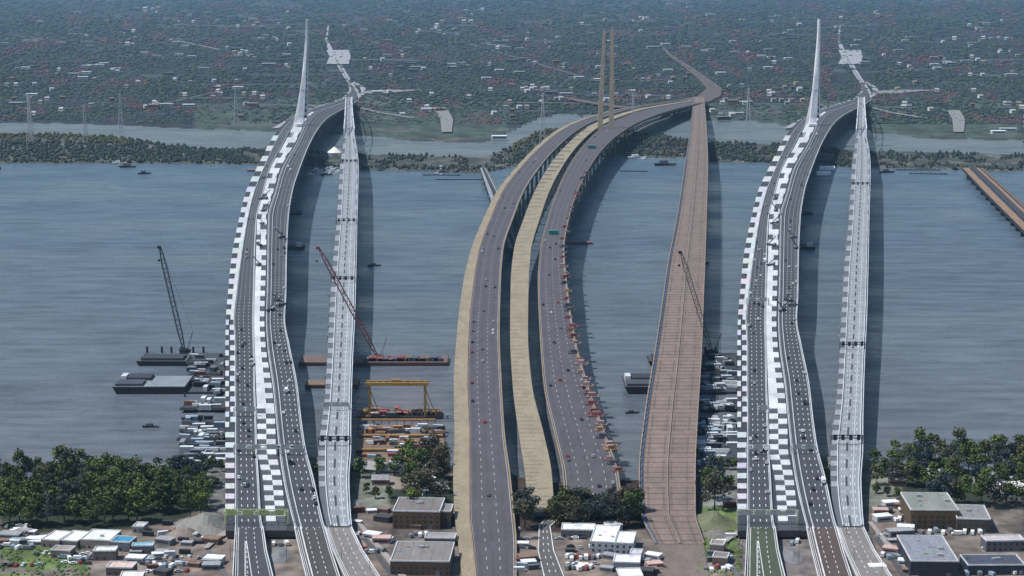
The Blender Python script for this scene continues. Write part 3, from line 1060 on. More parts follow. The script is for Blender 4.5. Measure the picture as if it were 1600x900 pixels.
for k in range(46):
    x0, y0 = U(-20, 1600), U(18, 178)
    L_ = U(40, 190); sl = U(-.10, .06) if R() < .7 else U(-.6, .6)
    x1, y1 = x0 + L_, y0 + sl * L_ * .5
    if 8 < y1 < 182: STREETS.append((x0, y0, x1, y1))
def near_street(px, py):
    for x0, y0, x1, y1 in STREETS:
        if x0 <= px <= x1:
            if abs(py - (y0 + (y1 - y0) * (px - x0) / (x1 - x0))) < 1.6: return True
    return False
b = MB()
for x0, y0, x1, y1 in STREETS:
    a, c = P(x0, y0, LAND + .6), P(x1, y1, LAND + .6)
    n = Vector((0, 1, 0)) * (a.y / FPX * 3.2) + Vector((3, 0, 0))
    b.quad(a - n, c - n, c + n, a + n, random.choice([(.17, .18, .19), (.12, .13, .14), (.22, .22, .21)]))
    b.quad(a, a, c, c, (.1, .1, .1)) if False else None
o = b.build('suburb_streets'); o['kind'] = 'structure'
def town_density(px, py):
    u = px % 800
    if 425 < u < 800 and 138 < py < 205: 
        return 1 if u > 640 else .75
    if 300 < u < 450 and 160 < py < 200: return .25
    if 500 < u < 560 and 70 < py < 140: return .3
    return 1
b = MB(); bmark = 0
for i in range(42000):
    py = 208 * R() ** .85 - 14
    px = U(-60, 1660)
    if py > far_shore(px) - 2.5: continue
    if R() > town_density(px, py): continue
    if near_street(px, py): continue
    p = P(px, py, LAND)
    nn = noise.noise(Vector((px * .022, py * .05, 8)))
    n0 = noise.noise(Vector((px * .008, py * .03, 2)))
    if n0 > .34 and R() < .4: continue
    m = p.y / FPX
    rx = m * U(1.9, 4.2)
    pal = REDPAL if (nn > .20 and R() < .7) else FARPAL
    c = random.choice(pal)
    blob(b, p, rx, min(rx * .6, m * 2.4, 18), c)
o = b.build('suburb_canopy', m=LEAF); tag(o, 'dark treetops of the far suburb as one mass', kind='stuff')
# trees on the dike: the woods as one mass
b = MB()
for i in range(8000):
    px = U(-40, 1640)
    a, e = dike_far(px), dike_near(px)
    py = U(a + 1, e - .5)
    u = px % 800
    if u > 380 and py < e - 3 and noise.noise(Vector((px * .03, py * .1, 0))) > 0: continue
    if u > 540 and R() < .35: continue
    p = P(px, py, LAND); m = p.y / FPX
    if u < 540: rx = m * U(1.8, 3.2); rz = rx * U(1.1, 1.7)
    else: rx = m * U(1.4, 2.4); rz = rx * U(1.2, 2.4)
    c = random.choice(FARPAL)
    if 1040 < px < 1120 or 640 + 60 < px < 790: c = random.choice(REDPAL + FARPAL)
    elif u < 200 and py < a + 14: c = random.choice([(.07, .085, .03), (.09, .08, .03), (.05, .07, .03)])
    c = tuple(x * .75 for x in c)
    blob(b, p, rx, rz, c)
o = b.build('dike_woodland', m=LEAF); tag(o, 'dark woodland along the narrow dike island', kind='stuff')

# ------------------------------------------------------------------ buildings
def house_proto(name, wl, rf, W=12, D=10, H=6, gable=True):
    r = empty(name, (0, 0, 0))
    b = MB(); b.box(-W / 2, W / 2, -D / 2, D / 2, -1, H, wl); b.build('wall', r)
    b = MB()
    if gable:
        x0, x1, y0, y1 = -W / 2 - .5, W / 2 + .5, -D / 2 - .5, D / 2 + .5
        hh = H + D * .32
        b.quad((x0, y0, H), (x1, y0, H), (x1, 0, hh), (x0, 0, hh), rf)
        b.quad((x1, y1, H), (x0, y1, H), (x0, 0, hh), (x1, 0, hh), rf)
        b.tri((x0, y0, H), (x0, 0, hh), (x0, y1, H), wl); b.tri((x1, y1, H), (x1, 0, hh), (x1, y0, H), wl)
        b.quad((x0, y0, H - .02), (x0, y1, H - .02), (x1, y1, H - .02), (x1, y0, H - .02), wl)
    else:
        b.box(-W / 2 - .3, W / 2 + .3, -D / 2 - .3, D / 2 + .3, H, H + .7, rf)
    b.build('roof', r)
    b = MB()
    b.box(-W * .4, W * .4, -D / 2 - .06, -D / 2 + .02, H * .38, H * .7, (.03, .035, .045))
    b.build('window', r)
    return Proto(r)
FH = {
 'white': house_proto('house', (.6, .6, .62), (.35, .36, .40)),
 'grey': house_proto('house', (.35, .36, .38), (.16, .17, .19)),
 'brown': house_proto('house', (.17, .10, .08), (.12, .10, .10)),
 'tan': house_proto('house', (.38, .32, .24), (.22, .19, .17))}
FF = {
 'white': house_proto('commercial_building', (.45, .47, .50), (.72, .74, .78), 40, 24, 8, False),
 'pale grey': house_proto('commercial_building', (.28, .30, .33), (.42, .44, .48), 46, 26, 8, False),
 'brick': house_proto('commercial_building', (.20, .12, .09), (.28, .26, .27), 36, 22, 12, False),
 'dark grey': house_proto('commercial_building', (.08, .09, .11), (.16, .17, .20), 40, 26, 9, False)}
def zone(px, py):
    u = px % 800
    side = 'left half' if px < 800 else 'right half'
    row = 'on the skyline edge' if py < 60 else ('mid suburb' if py < 125 else 'near the far bank')
    rel = 'left of the pylon' if u < 460 else ('behind the interchange' if u < 620 else 'right of the interchange')
    return f'{row}, {rel}, {side}'
nh = 0
while nh < 290:
    py = U(22, 186); px = U(-5, 1605)
    if R() < .6:
        x0, y0, x1, y1 = random.choice(STREETS); t = R()
        px, py = x0 + (x1 - x0) * t, y0 + (y1 - y0) * t + random.choice((-2.6, 2.6))
        if not (0 < px < 1600 and 16 < py): continue
    u = px % 800
    if 455 < u < 500 or (500 < u < 570 and 60 < py < 190) or py > far_shore(px) - 5: continue
    nn = noise.noise(Vector((px * .012, py * .03, 12)))
    if nn < -.12 and R() < .7: continue
    k = random.choices(list(FH), (5, 2, 2, 2))[0]
    p = P(px, py, LAND); m = p.y / FPX
    s = m * U(3.2, 6.5) / 12
    FH[k].place((p.x, p.y, LAND + m * 1.6), U(-.5, .5), max(1.0, s), f'{k} gabled house among treetops {zone(px, py)}', 'house', f'{k} far houses {zone(px, py)}')
    nh += 1
nf = 0
spots = [(40, 66, 'white', 9), (55, 66, 'white', 6), (8, 70, 'pale grey', 8), (95, 70, 'pale grey', 12), (140, 68, 'pale grey', 10), (275, 68, 'white', 8), (290, 74, 'white', 9), (250, 72, 'brick', 6), (300, 91, 'white', 9),
         (280, 88, 'white', 7), (245, 90, 'pale grey', 10), (296, 25, 'white', 7), (370, 80, 'dark grey', 14), (372, 90, 'pale grey', 10), (325, 22, 'pale grey', 9), (395, 32, 'white', 10), (400, 63, 'pale grey', 7),
         (420, 104, 'pale grey', 16), (408, 62, 'white', 5), (448, 88, 'white', 6), (706, 103, 'white', 11), (706, 108, 'pale grey', 12), (650, 108, 'pale grey', 12), (760, 125, 'white', 6), (590, 147, 'white', 10), (780, 218, 'white', 6),
         (625, 42, 'white', 5), (790, 66, 'white', 4), (783, 74, 'white', 7), (1047, 3, 'white', 8), (1045, 9, 'white', 8), (1110, 26, 'white', 12), (1215, 27, 'white', 8), (1145, 67, 'white', 9), (1040, 72, 'white', 12),
         (1020, 77, 'pale grey', 14), (1070, 76, 'pale grey', 12), (1190, 90, 'white', 10), (1110, 80, 'pale grey', 10), (1100, 82, 'white', 6), (1205, 92, 'white', 8), (1340, 65, 'white', 6), (1335, 73, 'white', 8), (1540, 39, 'white', 9), (1530, 47, 'white', 9),
         (1205, 28, 'white', 6), (1350, 100, 'pale grey', 7), (1460, 103, 'white', 10), (1480, 100, 'white', 8), (1465, 109, 'white', 10), (1510, 98, 'pale grey', 12), (1580, 120, 'pale grey', 14), (1560, 210, 'white', 8), (1575, 206, 'pale grey', 7),
         (295, 168, 'white', 9), (395, 168, 'brick', 16), (240, 170, 'brick', 10), (260, 167, 'pale grey', 6), (25, 165, 'pale grey', 10), (50, 151, 'white', 5), (130, 124, 'white', 5), (135, 106, 'white', 6), (372, 140, 'white', 4),
         (860, 148, 'dark grey', 12), (885, 150, 'pale grey', 10), (1060, 165, 'pale grey', 14), (1040, 172, 'pale grey', 10), (1130, 188, 'dark grey', 8), (1145, 163, 'brick', 14), (1165, 163, 'pale grey', 8), (820, 96, 'brick', 12), (870, 100, 'brick', 12),
         (905, 124, 'white', 7), (935, 127, 'white', 6), (1150, 181, 'pale grey', 8)]
for i in range(110):
    px, py = U(0, 1600), U(12, 120)
    u = px % 800
    if 455 < u < 500 or 500 < u < 570 and py > 60: continue
    spots.append((px, py, random.choice(['white', 'pale grey', 'pale grey', 'dark grey']), U(4, 10)))
for px, py, k, wpx in spots:
    p = P(px, py, LAND); m = p.y / FPX
    s = m * wpx * 1.25 / 42
    FF[k].place((p.x, p.y, LAND + m * 1.2), U(-.12, .12), max(.8, s), f'{k} flat-roofed block {zone(px, py)}', 'commercial building', f'{k} far blocks {zone(px, py)}')

def near_building(name, xl, xr, yf, yb, H, wall, roof, label, cat='building', rot=-6, parapet=(.55, .56, .58), windows=True, group=None, doors=1, wincol=(.02, .025, .035)):
    """roof corners given by picture rows yf (front edge) and yb (back edge) at height H"""
    a, c = P(xl, yf, LAND + H), P(xr, yf, LAND + H)
    d = P((xl + xr) / 2, yb, LAND + H)
    W = c.x - a.x; D = d.y - a.y
    r = empty(name, ((a.x + c.x) / 2, a.y + D / 2, LAND), math.radians(rot))
    tag(r, label, cat, group)
    b = MB()
    b.box(-W / 2, W / 2, -D / 2, D / 2, -1.5, H, wall); 
    if H > 7:
        for k in range(1, int(H / 3.4)):
            b.box(-W / 2 - .05, W / 2 + .05, -D / 2 - .08, -D / 2 + .05, k * 3.4 - .12, k * 3.4 + .12, tuple(x * 1.3 for x in wall))
    b.build('wall', r)
    b = MB(); b.box(-W / 2 + .35, W / 2 - .35, -D / 2 + .35, D / 2 - .35, H + .02, H + .25, roof)
    for k in range(int(W / 7)):
        x = -W / 2 + 4 + k * 7
        b.box(x - .12, x + .12, -D / 2 + .5, D / 2 - .5, H + .253, H + .33, tuple(q * .75 for q in roof))
    for k in range(int(W * D / 160)):
        x, y, sx, sy = U(-.42, .42) * W, U(-.38, .38) * D, U(.6, 3.0), U(.4, 1.6)
        b.quad((x - sx, y - sy, H + .262), (x + sx, y - sy, H + .262), (x + sx * .8, y + sy, H + .262), (x - sx * .9, y + sy, H + .262), tuple(q * random.choice((.6, .8, 1.25)) for q in roof))

    rf = b.build('roof', r)
    b = MB()
    t = .5
    for bx in ((-W / 2 - .1, W / 2 + .1, -D / 2 - .1, -D / 2 + t), (-W / 2 - .1, W / 2 + .1, D / 2 - t, D / 2 + .1), (-W / 2 - .1, -W / 2 + t, -D / 2 + t, D / 2 - t), (W / 2 - t, W / 2 + .1, -D / 2 + t, D / 2 - t)):
        b.box(*bx, H + .003, H + .9, parapet)
    b.build('parapet', r)
    if W * D > 350:
        for k in range(min(6, int(W * D / 500) + 1)):
            x, y = U(-.38, .38) * W, U(-.3, .3) * D
            b = MB(); s = U(.8, 1.8)
            b.box(x - s, x + s, y - s * .7, y + s * .7, H + .25, H + .25 + s, (.32, .33, .35)); b.build('roof_unit', r)
    if windows:
        nst = max(1, int(H / 3.4)); nw = min(26, max(1, int(W / 3.6)))
        while nst * nw > 80: nw -= 1
        proto = None
        for s_ in range(nst):
            for k in range(nw):
                x = -W / 2 + (k + .5) * W / nw
                z0 = 1.1 + s_ * 3.4
                if proto is None:
                    b = MB(); b.box(-.75, .75, -.05, .05, 0, 1.3, wincol)
                    proto = b.build('window', r); q = proto
                else:
                    q = proto.copy(); COL.objects.link(q); q.parent = r
                q.location = (x, -D / 2 - .04, z0)
    for k in range(doors):
        b = MB(); x = W * (.3 - .35 * k)
        b.box(x - 1.4, x + 1.4, -D / 2 - .12, -D / 2 - .02, 0, 2.9, (.10, .11, .14)); b.build('door', r)
    return r
BR = (.105, .062, .036); BRR = (.17, .155, .145)
# left copy: big brown block and its wings right of the old bridge
near_building('brick_building', 616, 690, 800, 779, 12, BR, BRR, 'large brown brick building with flat roof right of the left old bridge, tallest block', rot=-4)
near_building('brick_building', 690, 706, 800, 789, 10.5, (.07, .045, .03), (.19, .185, .18), 'small brown brick wing with grey roof against the middle bridge approach', rot=-4)
near_building('brick_building', 612, 705, 878, 848, 9, (.08, .05, .035), (.20, .185, .175), 'wide pinkish grey flat roof in front of the left brown block', rot=-3)
near_building('warehouse', 664, 712, 842, 834, 5, (.09, .08, .08), (.30, .29, .29), 'low grey shed between the left brown block and the middle bridge approach', rot=-4)
# right copy
near_building('brick_building', 1425, 1500, 798, 771, 13, (.090, .060, .032), (.21, .225, .205), 'large brown brick building with grey green roof right of the right old bridge', rot=-2)
near_building('brick_building', 1500, 1552, 812, 790, 9, (.055, .045, .038), (.21, .21, .21), 'brick wing with small grey roof at right end of the right brown building', rot=-6)
near_building('brick_building', 1426, 1500, 878, 838, 10, (.018, .022, .040), (.215, .225, .265), 'wide blue grey flat roof with pale seams in front of the right brown building', rot=-2)
near_building('warehouse', 1540, 1602, 846, 837, 7, (.10, .10, .12), (.46, .42, .42), 'long shed with pale pink roof at bottom right edge', rot=3)
near_building('warehouse', 1512, 1602, 884, 868, 6, (.020, .028, .055), (.055, .065, .095), 'dark navy roofed shed with pale eaves at bottom right', rot=1)
near_building('warehouse', 1568, 1610, 768, 746, 7, (.48, .45, .43), (.68, .66, .64), 'bright cream flat building at the right edge among trees', rot=0)
near_building('warehouse', 1442, 1462, 726, 721, 4, (.45, .46, .46), (.42, .44, .44), 'small pale flat building by the shore right of the right old bridge', rot=0)
near_building('warehouse', 1397, 1435, 740, 730, 4, (.35, .36, .36), (.30, .32, .31), 'low pale shed among trees beside the right old bridge', rot=2)
# small huts strewn over the yards
HUT = {'white': house_proto('hut', (.45, .46, .48), (.70, .71, .74), 12, 8, 3.6, False), 'rust brown': house_proto('hut', (.14, .08, .06), (.20, .13, .10), 12, 8, 3.6, False),
       'grey': house_proto('hut', (.16, .17, .18), (.28, .29, .31), 14, 9, 4, False), 'black': house_proto('hut', (.03, .03, .035), (.05, .05, .055), 14, 9, 4, False), 'pink': house_proto('hut', (.30, .20, .18), (.50, .34, .31), 12, 8, 3.6, False)}
for i in range(120):
    t = i % 6
    if t == 0: x, y, wh = U(2, 70), U(832, 852), 'left yard edge'
    elif t == 1: x, y, wh = U(210, 345), U(830, 898), 'left yard by the roads'
    elif t == 2: x, y, wh = U(1000, 1100), U(830, 898), 'middle yard by the roads'
    elif t == 3: x, y, wh = U(800, 960), U(824, 898), 'middle yard'
    elif t == 4: x, y, wh = random.choice([(U(545, 606), U(790, 850)), (U(640, 706), U(806, 830))]) + ('beside the left brown building',)
    else: x, y, wh = U(1360, 1422), U(790, 895), 'beside the right brown building'
    if 708 < x < 812 or 836 < x < 888 or (1000 < x < 1106 and y < 852) or 1024 < x < 1112: continue
    p = P(x, y, LAND); k = random.choices(list(HUT), (4, 3, 3, 3, 1))[0]
    HUT[k].place((p.x, p.y, LAND), U(-.5, .3), U(.45, 1.0), f'{k} flat hut, {wh}', 'hut', f'{k} huts, {wh}')
# cottages
CT = {'white': house_proto('cottage', (.6, .6, .6), (.62, .62, .66), 18, 14, 5), 'grey': house_proto('cottage', (.30, .31, .30), (.30, .31, .31), 24, 16, 5), 'brown': house_proto('cottage', (.22, .13, .09), (.26, .25, .26), 18, 13, 6)}
for px, py, k, s, lab in ((570, 738, 'grey', .9, 'grey gabled cottage on the shore beside the left old bridge'),
        (612, 739, 'grey', .8, 'grey gabled cottage in the clearing left of the maroon trees'),
        (640, 737, 'brown', .8, 'brown walled cottage with grey gable below the maroon trees'),
        (1418, 742, 'white', .8, 'white gabled cottage right of the right old bridge'),
        (1447, 748, 'grey', .8, 'grey gabled cottage before the small pale flat building'),
        (1538, 752, 'grey', .7, 'grey gabled cottage left of the bright cream building'),
        (595, 756, 'brown', .7, 'brown cottage half hidden beside the left old bridge'), (668, 752, 'white', .8, 'white gabled cottage just left of the middle bridge'), (678, 770, 'grey', .8, 'grey gabled cottage close left of the middle bridge approach'),
        (1402, 757, 'brown', .7, 'brown cottage half hidden beside the right old bridge')):
    p = P(px, py, LAND); CT[k].place((p.x, p.y, LAND), U(-.3, .3), s, lab, 'cottage')
# industrial yards at the bottom left of each half
W8 = (.74, .75, .78)
near_building('warehouse', 68, 100, 845, 831, 5, (.16, .13, .12), W8, 'white roofed shed at left end of the left industrial yard', rot=-14)
near_building('warehouse', 96, 128, 846, 831, 5, (.14, .12, .12), W8, 'second white roofed shed from the left in the left yard', rot=-14)
near_building('warehouse', 128, 176, 845, 829, 6, (.22, .19, .18), W8, 'largest white roofed shed of the left industrial yard', rot=-8)
near_building('warehouse', 174, 206, 848, 839, 6, (.12, .13, .16), (.04, .22, .36), 'shed with bright blue roof in the left industrial yard', rot=-10)
near_building('warehouse', 205, 238, 854, 849, 5, (.10, .11, .13), (.20, .50, .62), 'small shed with pale blue roof right of the bright blue roof', rot=3)
near_building('warehouse', 145, 180, 862, 855, 6, (.13, .11, .11), (.62, .62, .60), 'narrow shed with pale roof in front of the largest white shed', rot=2)
near_building('warehouse', 166, 208, 888, 879, 5, (.10, .07, .07), (.62, .46, .42), 'shed with pinkish roof at the bottom of the left yard', rot=-5)
near_building('warehouse', 186, 222, 903, 894, 5, (.12, .10, .10), (.70, .66, .66), 'white roofed shed cut by the lower frame in the left yard', rot=4)
near_building('warehouse', 208, 226, 824, 817, 4, (.20, .20, .20), (.50, .52, .52), 'small pale hut at the wood edge of the left yard', rot=-8)
near_building('warehouse', 80, 112, 861, 854, 5, (.15, .12, .11), (.30, .25, .23), 'brown roofed low shed in front of the left white sheds', rot=-8)
near_building('warehouse', 878, 930, 829, 819, 5, (.10, .09, .10), (.74, .74, .80), 'long white roofed shed behind the others in the middle yard', rot=-4)
near_building('warehouse', 928, 968, 848, 822, 7, (.34, .35, .40), (.80, .80, .86), 'brilliant white roofed building in the middle yard, tallest', rot=-8)
near_building('warehouse', 964, 994, 850, 832, 7, (.34, .35, .40), (.74, .75, .80), 'white roofed wing right of the brilliant white building', rot=-8)
near_building('warehouse', 986, 1004, 866, 859, 6, (.30, .31, .36), (.48, .48, .52), 'grey white shed at right of the middle yard', rot=-10)
near_building('warehouse', 960, 1002, 880, 868, 5, (.20, .20, .24), (.66, .67, .74), 'low pale roofed shed in front of the brilliant white building', rot=-6)
near_building('warehouse', 966, 1004, 902, 889, 5, (.10, .10, .12), (.74, .75, .80), 'white roofed shed at the bottom frame of the middle yard', rot=4)
near_building('warehouse', 1112, 1134, 852, 845, 6, (.16, .11, .09), (.24, .20, .18), 'brown shed right of the brown approach road, upper one', rot=-14)
near_building('warehouse', 1116, 1140, 872, 864, 5, (.13, .09, .08), (.20, .17, .16), 'brown low shed right of the brown approach road, lower one', rot=-14)

# ------------------------------------------------------------------ vehicles
def car_proto(col, kind='car'):
    r = empty(kind, (0, 0, 0))
    if kind == 'car':
        b = MB(); b.box(-.95, .95, -2.3, 2.3, .35, .95, col, taper=.06)
        b.box(-.9, .9, -2.25, 2.25, .95, 1.02, col); b.build('body', r)
        b = MB(); b.box(-.8, .8, -1.5, 1.1, 1.02, 1.5, (.02, .022, .03), top=col, taper=.22); b.build('cabin', r)
        L = 1.45
    else:
        b = MB(); b.box(-1.25, 1.25, -5.5, 3.2, 1.0, 3.7, col); b.build('cargo_box', r)
        b = MB(); b.box(-1.2, 1.2, 3.4, 5.6, .6, 2.9, (.5, .52, .55), taper=.08); b.build('cab', r)
        L = 3.9
    for sx in (-1, 1):
        for sy in (-1, 1):
            b = MB(); b.bar((sx * .72, sy * L, .36), (sx * .98, sy * L, .36), .36, (.01, .01, .01), n=8); b.build('wheel', r)
    return Proto(r)
CARC = {'white': (.72, .72, .74), 'silver': (.35, .37, .40), 'black': (.012, .012, .015), 'dark blue': (.02, .03, .07), 'red': (.30, .02, .02), 'grey': (.12, .13, .14)}
CARS = {k: car_proto(v) for k, v in CARC.items()}
TRK = {k: car_proto(v, 'truck') for k, v in (('white', (.7, .71, .74)), ('dark', (.04, .045, .06)))}
def along(O, k0, k1, f, y):
    x = nb(y, k0) + f * (nb(y, k1) - nb(y, k0)) + O
    return P(x, y, nb(y, 8) + .46)
used = []
for O, lab in ((0, 'left'), (800, 'right')):
    for i in range(76):
        y = 200 + 590 * R() ** 1.1
        if R() < .52: k0, k1, f, rd = 2, 3, random.choice((.14, .38, .63, .86)), 'inner'
        else: k0, k1, f, rd = 6, 7, random.choice((.32, .52, .72, .90)), 'outer'
        if any(abs(y - q[1]) < (4 if y > 450 else 2) and q[0] == (O, k0, f) for q in used): continue
        used.append(((O, k0, f), y))
        a, c = along(O, k0, k1, f, y), along(O, k0, k1, f, y - 2)
        d = c - a
        rz = math.atan2(-d.x, d.y) + (0 if k0 == 6 else math.pi)
        side = 'left roadway' if k0 == 2 else 'right roadway'
        reg = 'near the shore' if y > 600 else ('mid river' if y > 350 else 'near the pylon')
        if R() < .88:
            k = random.choices(list(CARC), (5, 3, 6, 2, .5, 2))[0]
            CARS[k].place(tuple(a), rz, 1.22, f'{k} car on the {side} of the {lab} new bridge, {reg}', 'car', f'{k} cars, {side}, {lab} new bridge, {reg}')
        else:
            k = random.choice(list(TRK))
            TRK[k].place(tuple(a), rz, 1.0, f'{k} truck on the {side} of the {lab} new bridge, {reg}', 'truck', f'{k} trucks, {side}, {lab} new bridge, {reg}')
for i in range(64):
    y = 205 + 570 * R() ** 1.1
    if R() < .55: k0, k1, f = 2, 3, random.choice((.14, .46, .8))
    else: k0, k1, f = 6, 7, random.choice((.14, .38, .62, .88))
    if any(abs(y - q[1]) < 4 and q[0] == ('m', k0, f) for q in used): continue
    used.append((('m', k0, f), y))
    def at2(y): return P(mb(y, k0) + f * (mb(y, k1) - mb(y, k0)), y, mb(y, 8) + .06)
    a, c = at2(y), at2(y - 2); d = c - a
    k = random.choices(list(CARC), (3, 3, 3, 3, 3, 3))[0]
    side = 'left roadway' if k0 == 2 else 'right roadway'
    CARS[k].place(tuple(a), math.atan2(-d.x, d.y), 1.25, f'{k} car on the {side} of the cream and mauve middle bridge', 'car', f'{k} cars, {side}, middle bridge')
def park(px, py, rz, k, lab, grp):
    if 714 < px < 810 or 836 < px < 886 and py > 845 or 838 < px < 870: return
    p = P(px, py, LAND + .12)
    CARS[k].place((p.x, p.y, LAND + .12), rz, 1.15, lab, 'car', grp)
for (x0, x1, y, n, where) in ((60, 150, 866, 8, 'left yard row below the white sheds'), (10, 60, 822, 5, 'left yard beside the wood'), (215, 250, 862, 4, 'left yard below the pale blue roof'),
        (225, 320, 872, 8, 'left yard by the road'), (5, 70, 884, 6, 'left yard on the grass'), (230, 300, 893, 7, 'left yard bottom row'), (100, 150, 880, 4, 'left yard middle row'),
        (800, 860, 828, 5, 'middle yard beside the wood'), (812, 925, 842, 9, 'middle yard upper row'), (800, 935, 856, 9, 'middle yard second row'), (820, 930, 868, 9, 'middle yard third row'),
        (850, 940, 882, 7, 'middle yard lower row'), (1110, 1150, 862, 4, 'by the brown sheds of the middle yard'), (560, 600, 836, 5, 'beside the left brown building'), (1370, 1420, 838, 5, 'beside the right brown building'),
        (1490, 1560, 762, 7, 'by the cream building'), (808, 836, 872, 3, 'middle yard beside the approach road'), (1540, 1600, 858, 5, 'bottom right sheds')):
    for i in range(n):
        px = x0 + (x1 - x0) * (i + U(-.2, .2)) / n
        k = random.choices(list(CARC), (7, 3, 3, 1, 1, 2))[0]
        park(px, y + U(-1.5, 1.5), U(-.3, .3) + random.choice((0, 1.57)), k, f'{k} parked car, {where}', f'{k} parked cars, {where}')

def van_proto(col):
    r = empty('van', (0, 0, 0))
    b = MB(); b.box(-1.0, 1.0, -2.9, 1.6, .4, 2.3, col); b.box(-1.0, 1.0, 1.6, 2.9, .4, 1.3, col); b.build('body', r)
    b = MB(); b.box(-.92, .92, 1.55, 1.75, 1.3, 2.1, (.02, .022, .03)); b.build('windscreen', r)
    for sx in (-1, 1):
        for sy in (-1, 1):
            b = MB(); b.bar((sx * .75, sy * 1.8, .36), (sx * 1.03, sy * 1.8, .36), .36, (.01, .01, .01), n=8); b.build('wheel', r)
    return Proto(r)
VAN = {'white': van_proto((.72, .73, .75)), 'grey': van_proto((.16, .17, .19)), 'pale blue': van_proto((.22, .30, .38)), 'brick red': van_proto((.24, .07, .06))}
for (x0, x1, y, n, where) in ((1390, 1425, 812, 5, 'beside the right brown building'), (1505, 1545, 826, 7, 'in the yard behind the pink roofed shed'), (1510, 1600, 896, 9, 'at the bottom right edge'), (1380, 1422, 870, 6, 'left of the blue grey roof'),
        (1100, 1148, 890, 5, 'in the middle yard by the green verge'), (888, 940, 874, 8, 'in the middle yard below the long white shed'), (888, 930, 890, 6, 'at the bottom of the middle yard'), (100, 160, 874, 7, 'in the left yard'), (0, 60, 856, 6, 'at the left frame edge'),
        (232, 320, 884, 10, 'in the left yard by the slip road'), (560, 604, 862, 6, 'left of the pinkish roof'), (640, 706, 838, 8, 'between the two left brown blocks'), (1440, 1540, 833, 9, 'between the right brown building and the blue grey roof'), (430, 460, 850, 3, 'between the left bridge roads'), (1235, 1255, 850, 2, 'between the right bridge roads')):
    for i in range(n):
        px = x0 + (x1 - x0) * (i + U(-.25, .25)) / n; py = y + U(-3, 3)
        if 714 < px < 812 or 836 < px < 886: continue
        k = random.choices(list(VAN), (5, 3, 2, 1))[0]; p = P(px, py, LAND + .15)
        VAN[k].place(tuple(p), random.choice((0, 1.57, .4, -.3)), U(1.0, 1.25), f'{k} van parked {where}', 'van', f'{k} vans parked {where}')

# overhead sign gantries on the decks
def gantry(xl, xr, y, zdeck, h, col, lab, O=0, panels=2, lights=False, depth=1.6, pane=(.30, .32, .34)):
    a, c = P(xl + O, y, zdeck), P(xr + O, y, zdeck)
    r = empty('sign_gantry', tuple((a + c) / 2)); tag(r, lab, 'sign gantry', 'overhead gantries')
    W = (c.x - a.x) / 2
    for s in (-1, 1):
        b = MB(); b.box(s * W - .5, s * W + .5, -.5, .5, 0, h, col); b.build('post', r)
    b = MB()
    n = max(4, int(W * 2 / 4))
    for zz in (h - 2.2, h):
        for yy in (-depth / 2, depth / 2): b.bar((-W, yy, zz), (W, yy, zz), .32, col)
    for k in range(n):
        x0, x1 = -W + 2 * W * k / n, -W + 2 * W * (k + 1) / n
        b.bar((x0, -depth / 2, h - 2.2), (x1, -depth / 2, h), .2, col)
        b.bar((x0, -depth / 2, h), (x0, depth / 2, h), .2, col)
    b.build('truss_beam', r)
    for k in range(panels):
        x = -W + 2 * W * (k + .5) / panels
        b = MB()
        if lights: b.box(x - 1.3, x + 1.3, -depth / 2 - .4, -depth / 2 - .1, h - 3.6, h + .8, (.012, .014, .02))
        else: b.box(x - 3.2, x + 3.2, -depth / 2 - .3, -depth / 2 - .1, h - 2.6, h + 1.0, pane)
        b.build('lane_signal' if lights else 'sign_panel', r)
G = (.62, .65, .68)
gantry(366, 401, 652, 18, 8, G, 'white sign gantry over the left bridge inner roadway above the shore', 0)
gantry(366, 436, 712, 15, 8, (.45, .50, .42), 'pale gantry across the left bridge near the treetops', 0, 3)
gantry(352, 450, 818, 10, 9, (.46, .55, .26), 'wide yellow green truss gantry at the foot of the left new bridge', 0, 4, depth=5, pane=(.30, .36, .14))
gantry(366, 401, 478, 31, 8, G, 'white sign gantry over the right bridge mid river', 800)
gantry(366, 402, 712, 15, 8, G, 'thin pale gantry over the right bridge near the treetops', 800, 1)
gantry(352, 446, 818, 10, 9, (.42, .48, .36), 'pale green truss gantry at the foot of the right new bridge', 800, 4, depth=3)
gantry(384, 401, 648, 18, 7, G, 'small pale gantry over the right bridge above the jetty', 800, 1)
gantry(436, 476, 712, 15, 8, G, 'thin gantry over the outer roadway of the left new bridge', 0, 2)
gantry(436, 474, 710, 15, 7, G, 'thin gantry over the outer roadway of the right new bridge', 800, 2)
for O, y, lab in ((0, 436, 'dark lane signal gantry on the left old bridge mid river'), (0, 690, 'dark lane signal gantry on the left old bridge above the shore trees'),
                  (0, 344, 'dark lane signal gantry on the left old bridge, upper third'), (0, 250, 'dark lane signal gantry on the left old bridge by the marina'),
                  (800, 286, 'dark lane signal gantry on the right old bridge, uppermost'), (800, 540, 'dark lane signal gantry on the right old bridge mid river'), (800, 688, 'dark lane signal gantry on the right old bridge above the shore trees')):
    gantry(ob(y, 1), ob(y, 2) - 1, y + 6, ob(y, 3), 7, (.10, .12, .15), lab, O, 4, lights=True)
gantry(505, 545, 641, 19, 6, (.55, .58, .62), 'pale sign gantry on the left old bridge above the jetty', 0, 3)

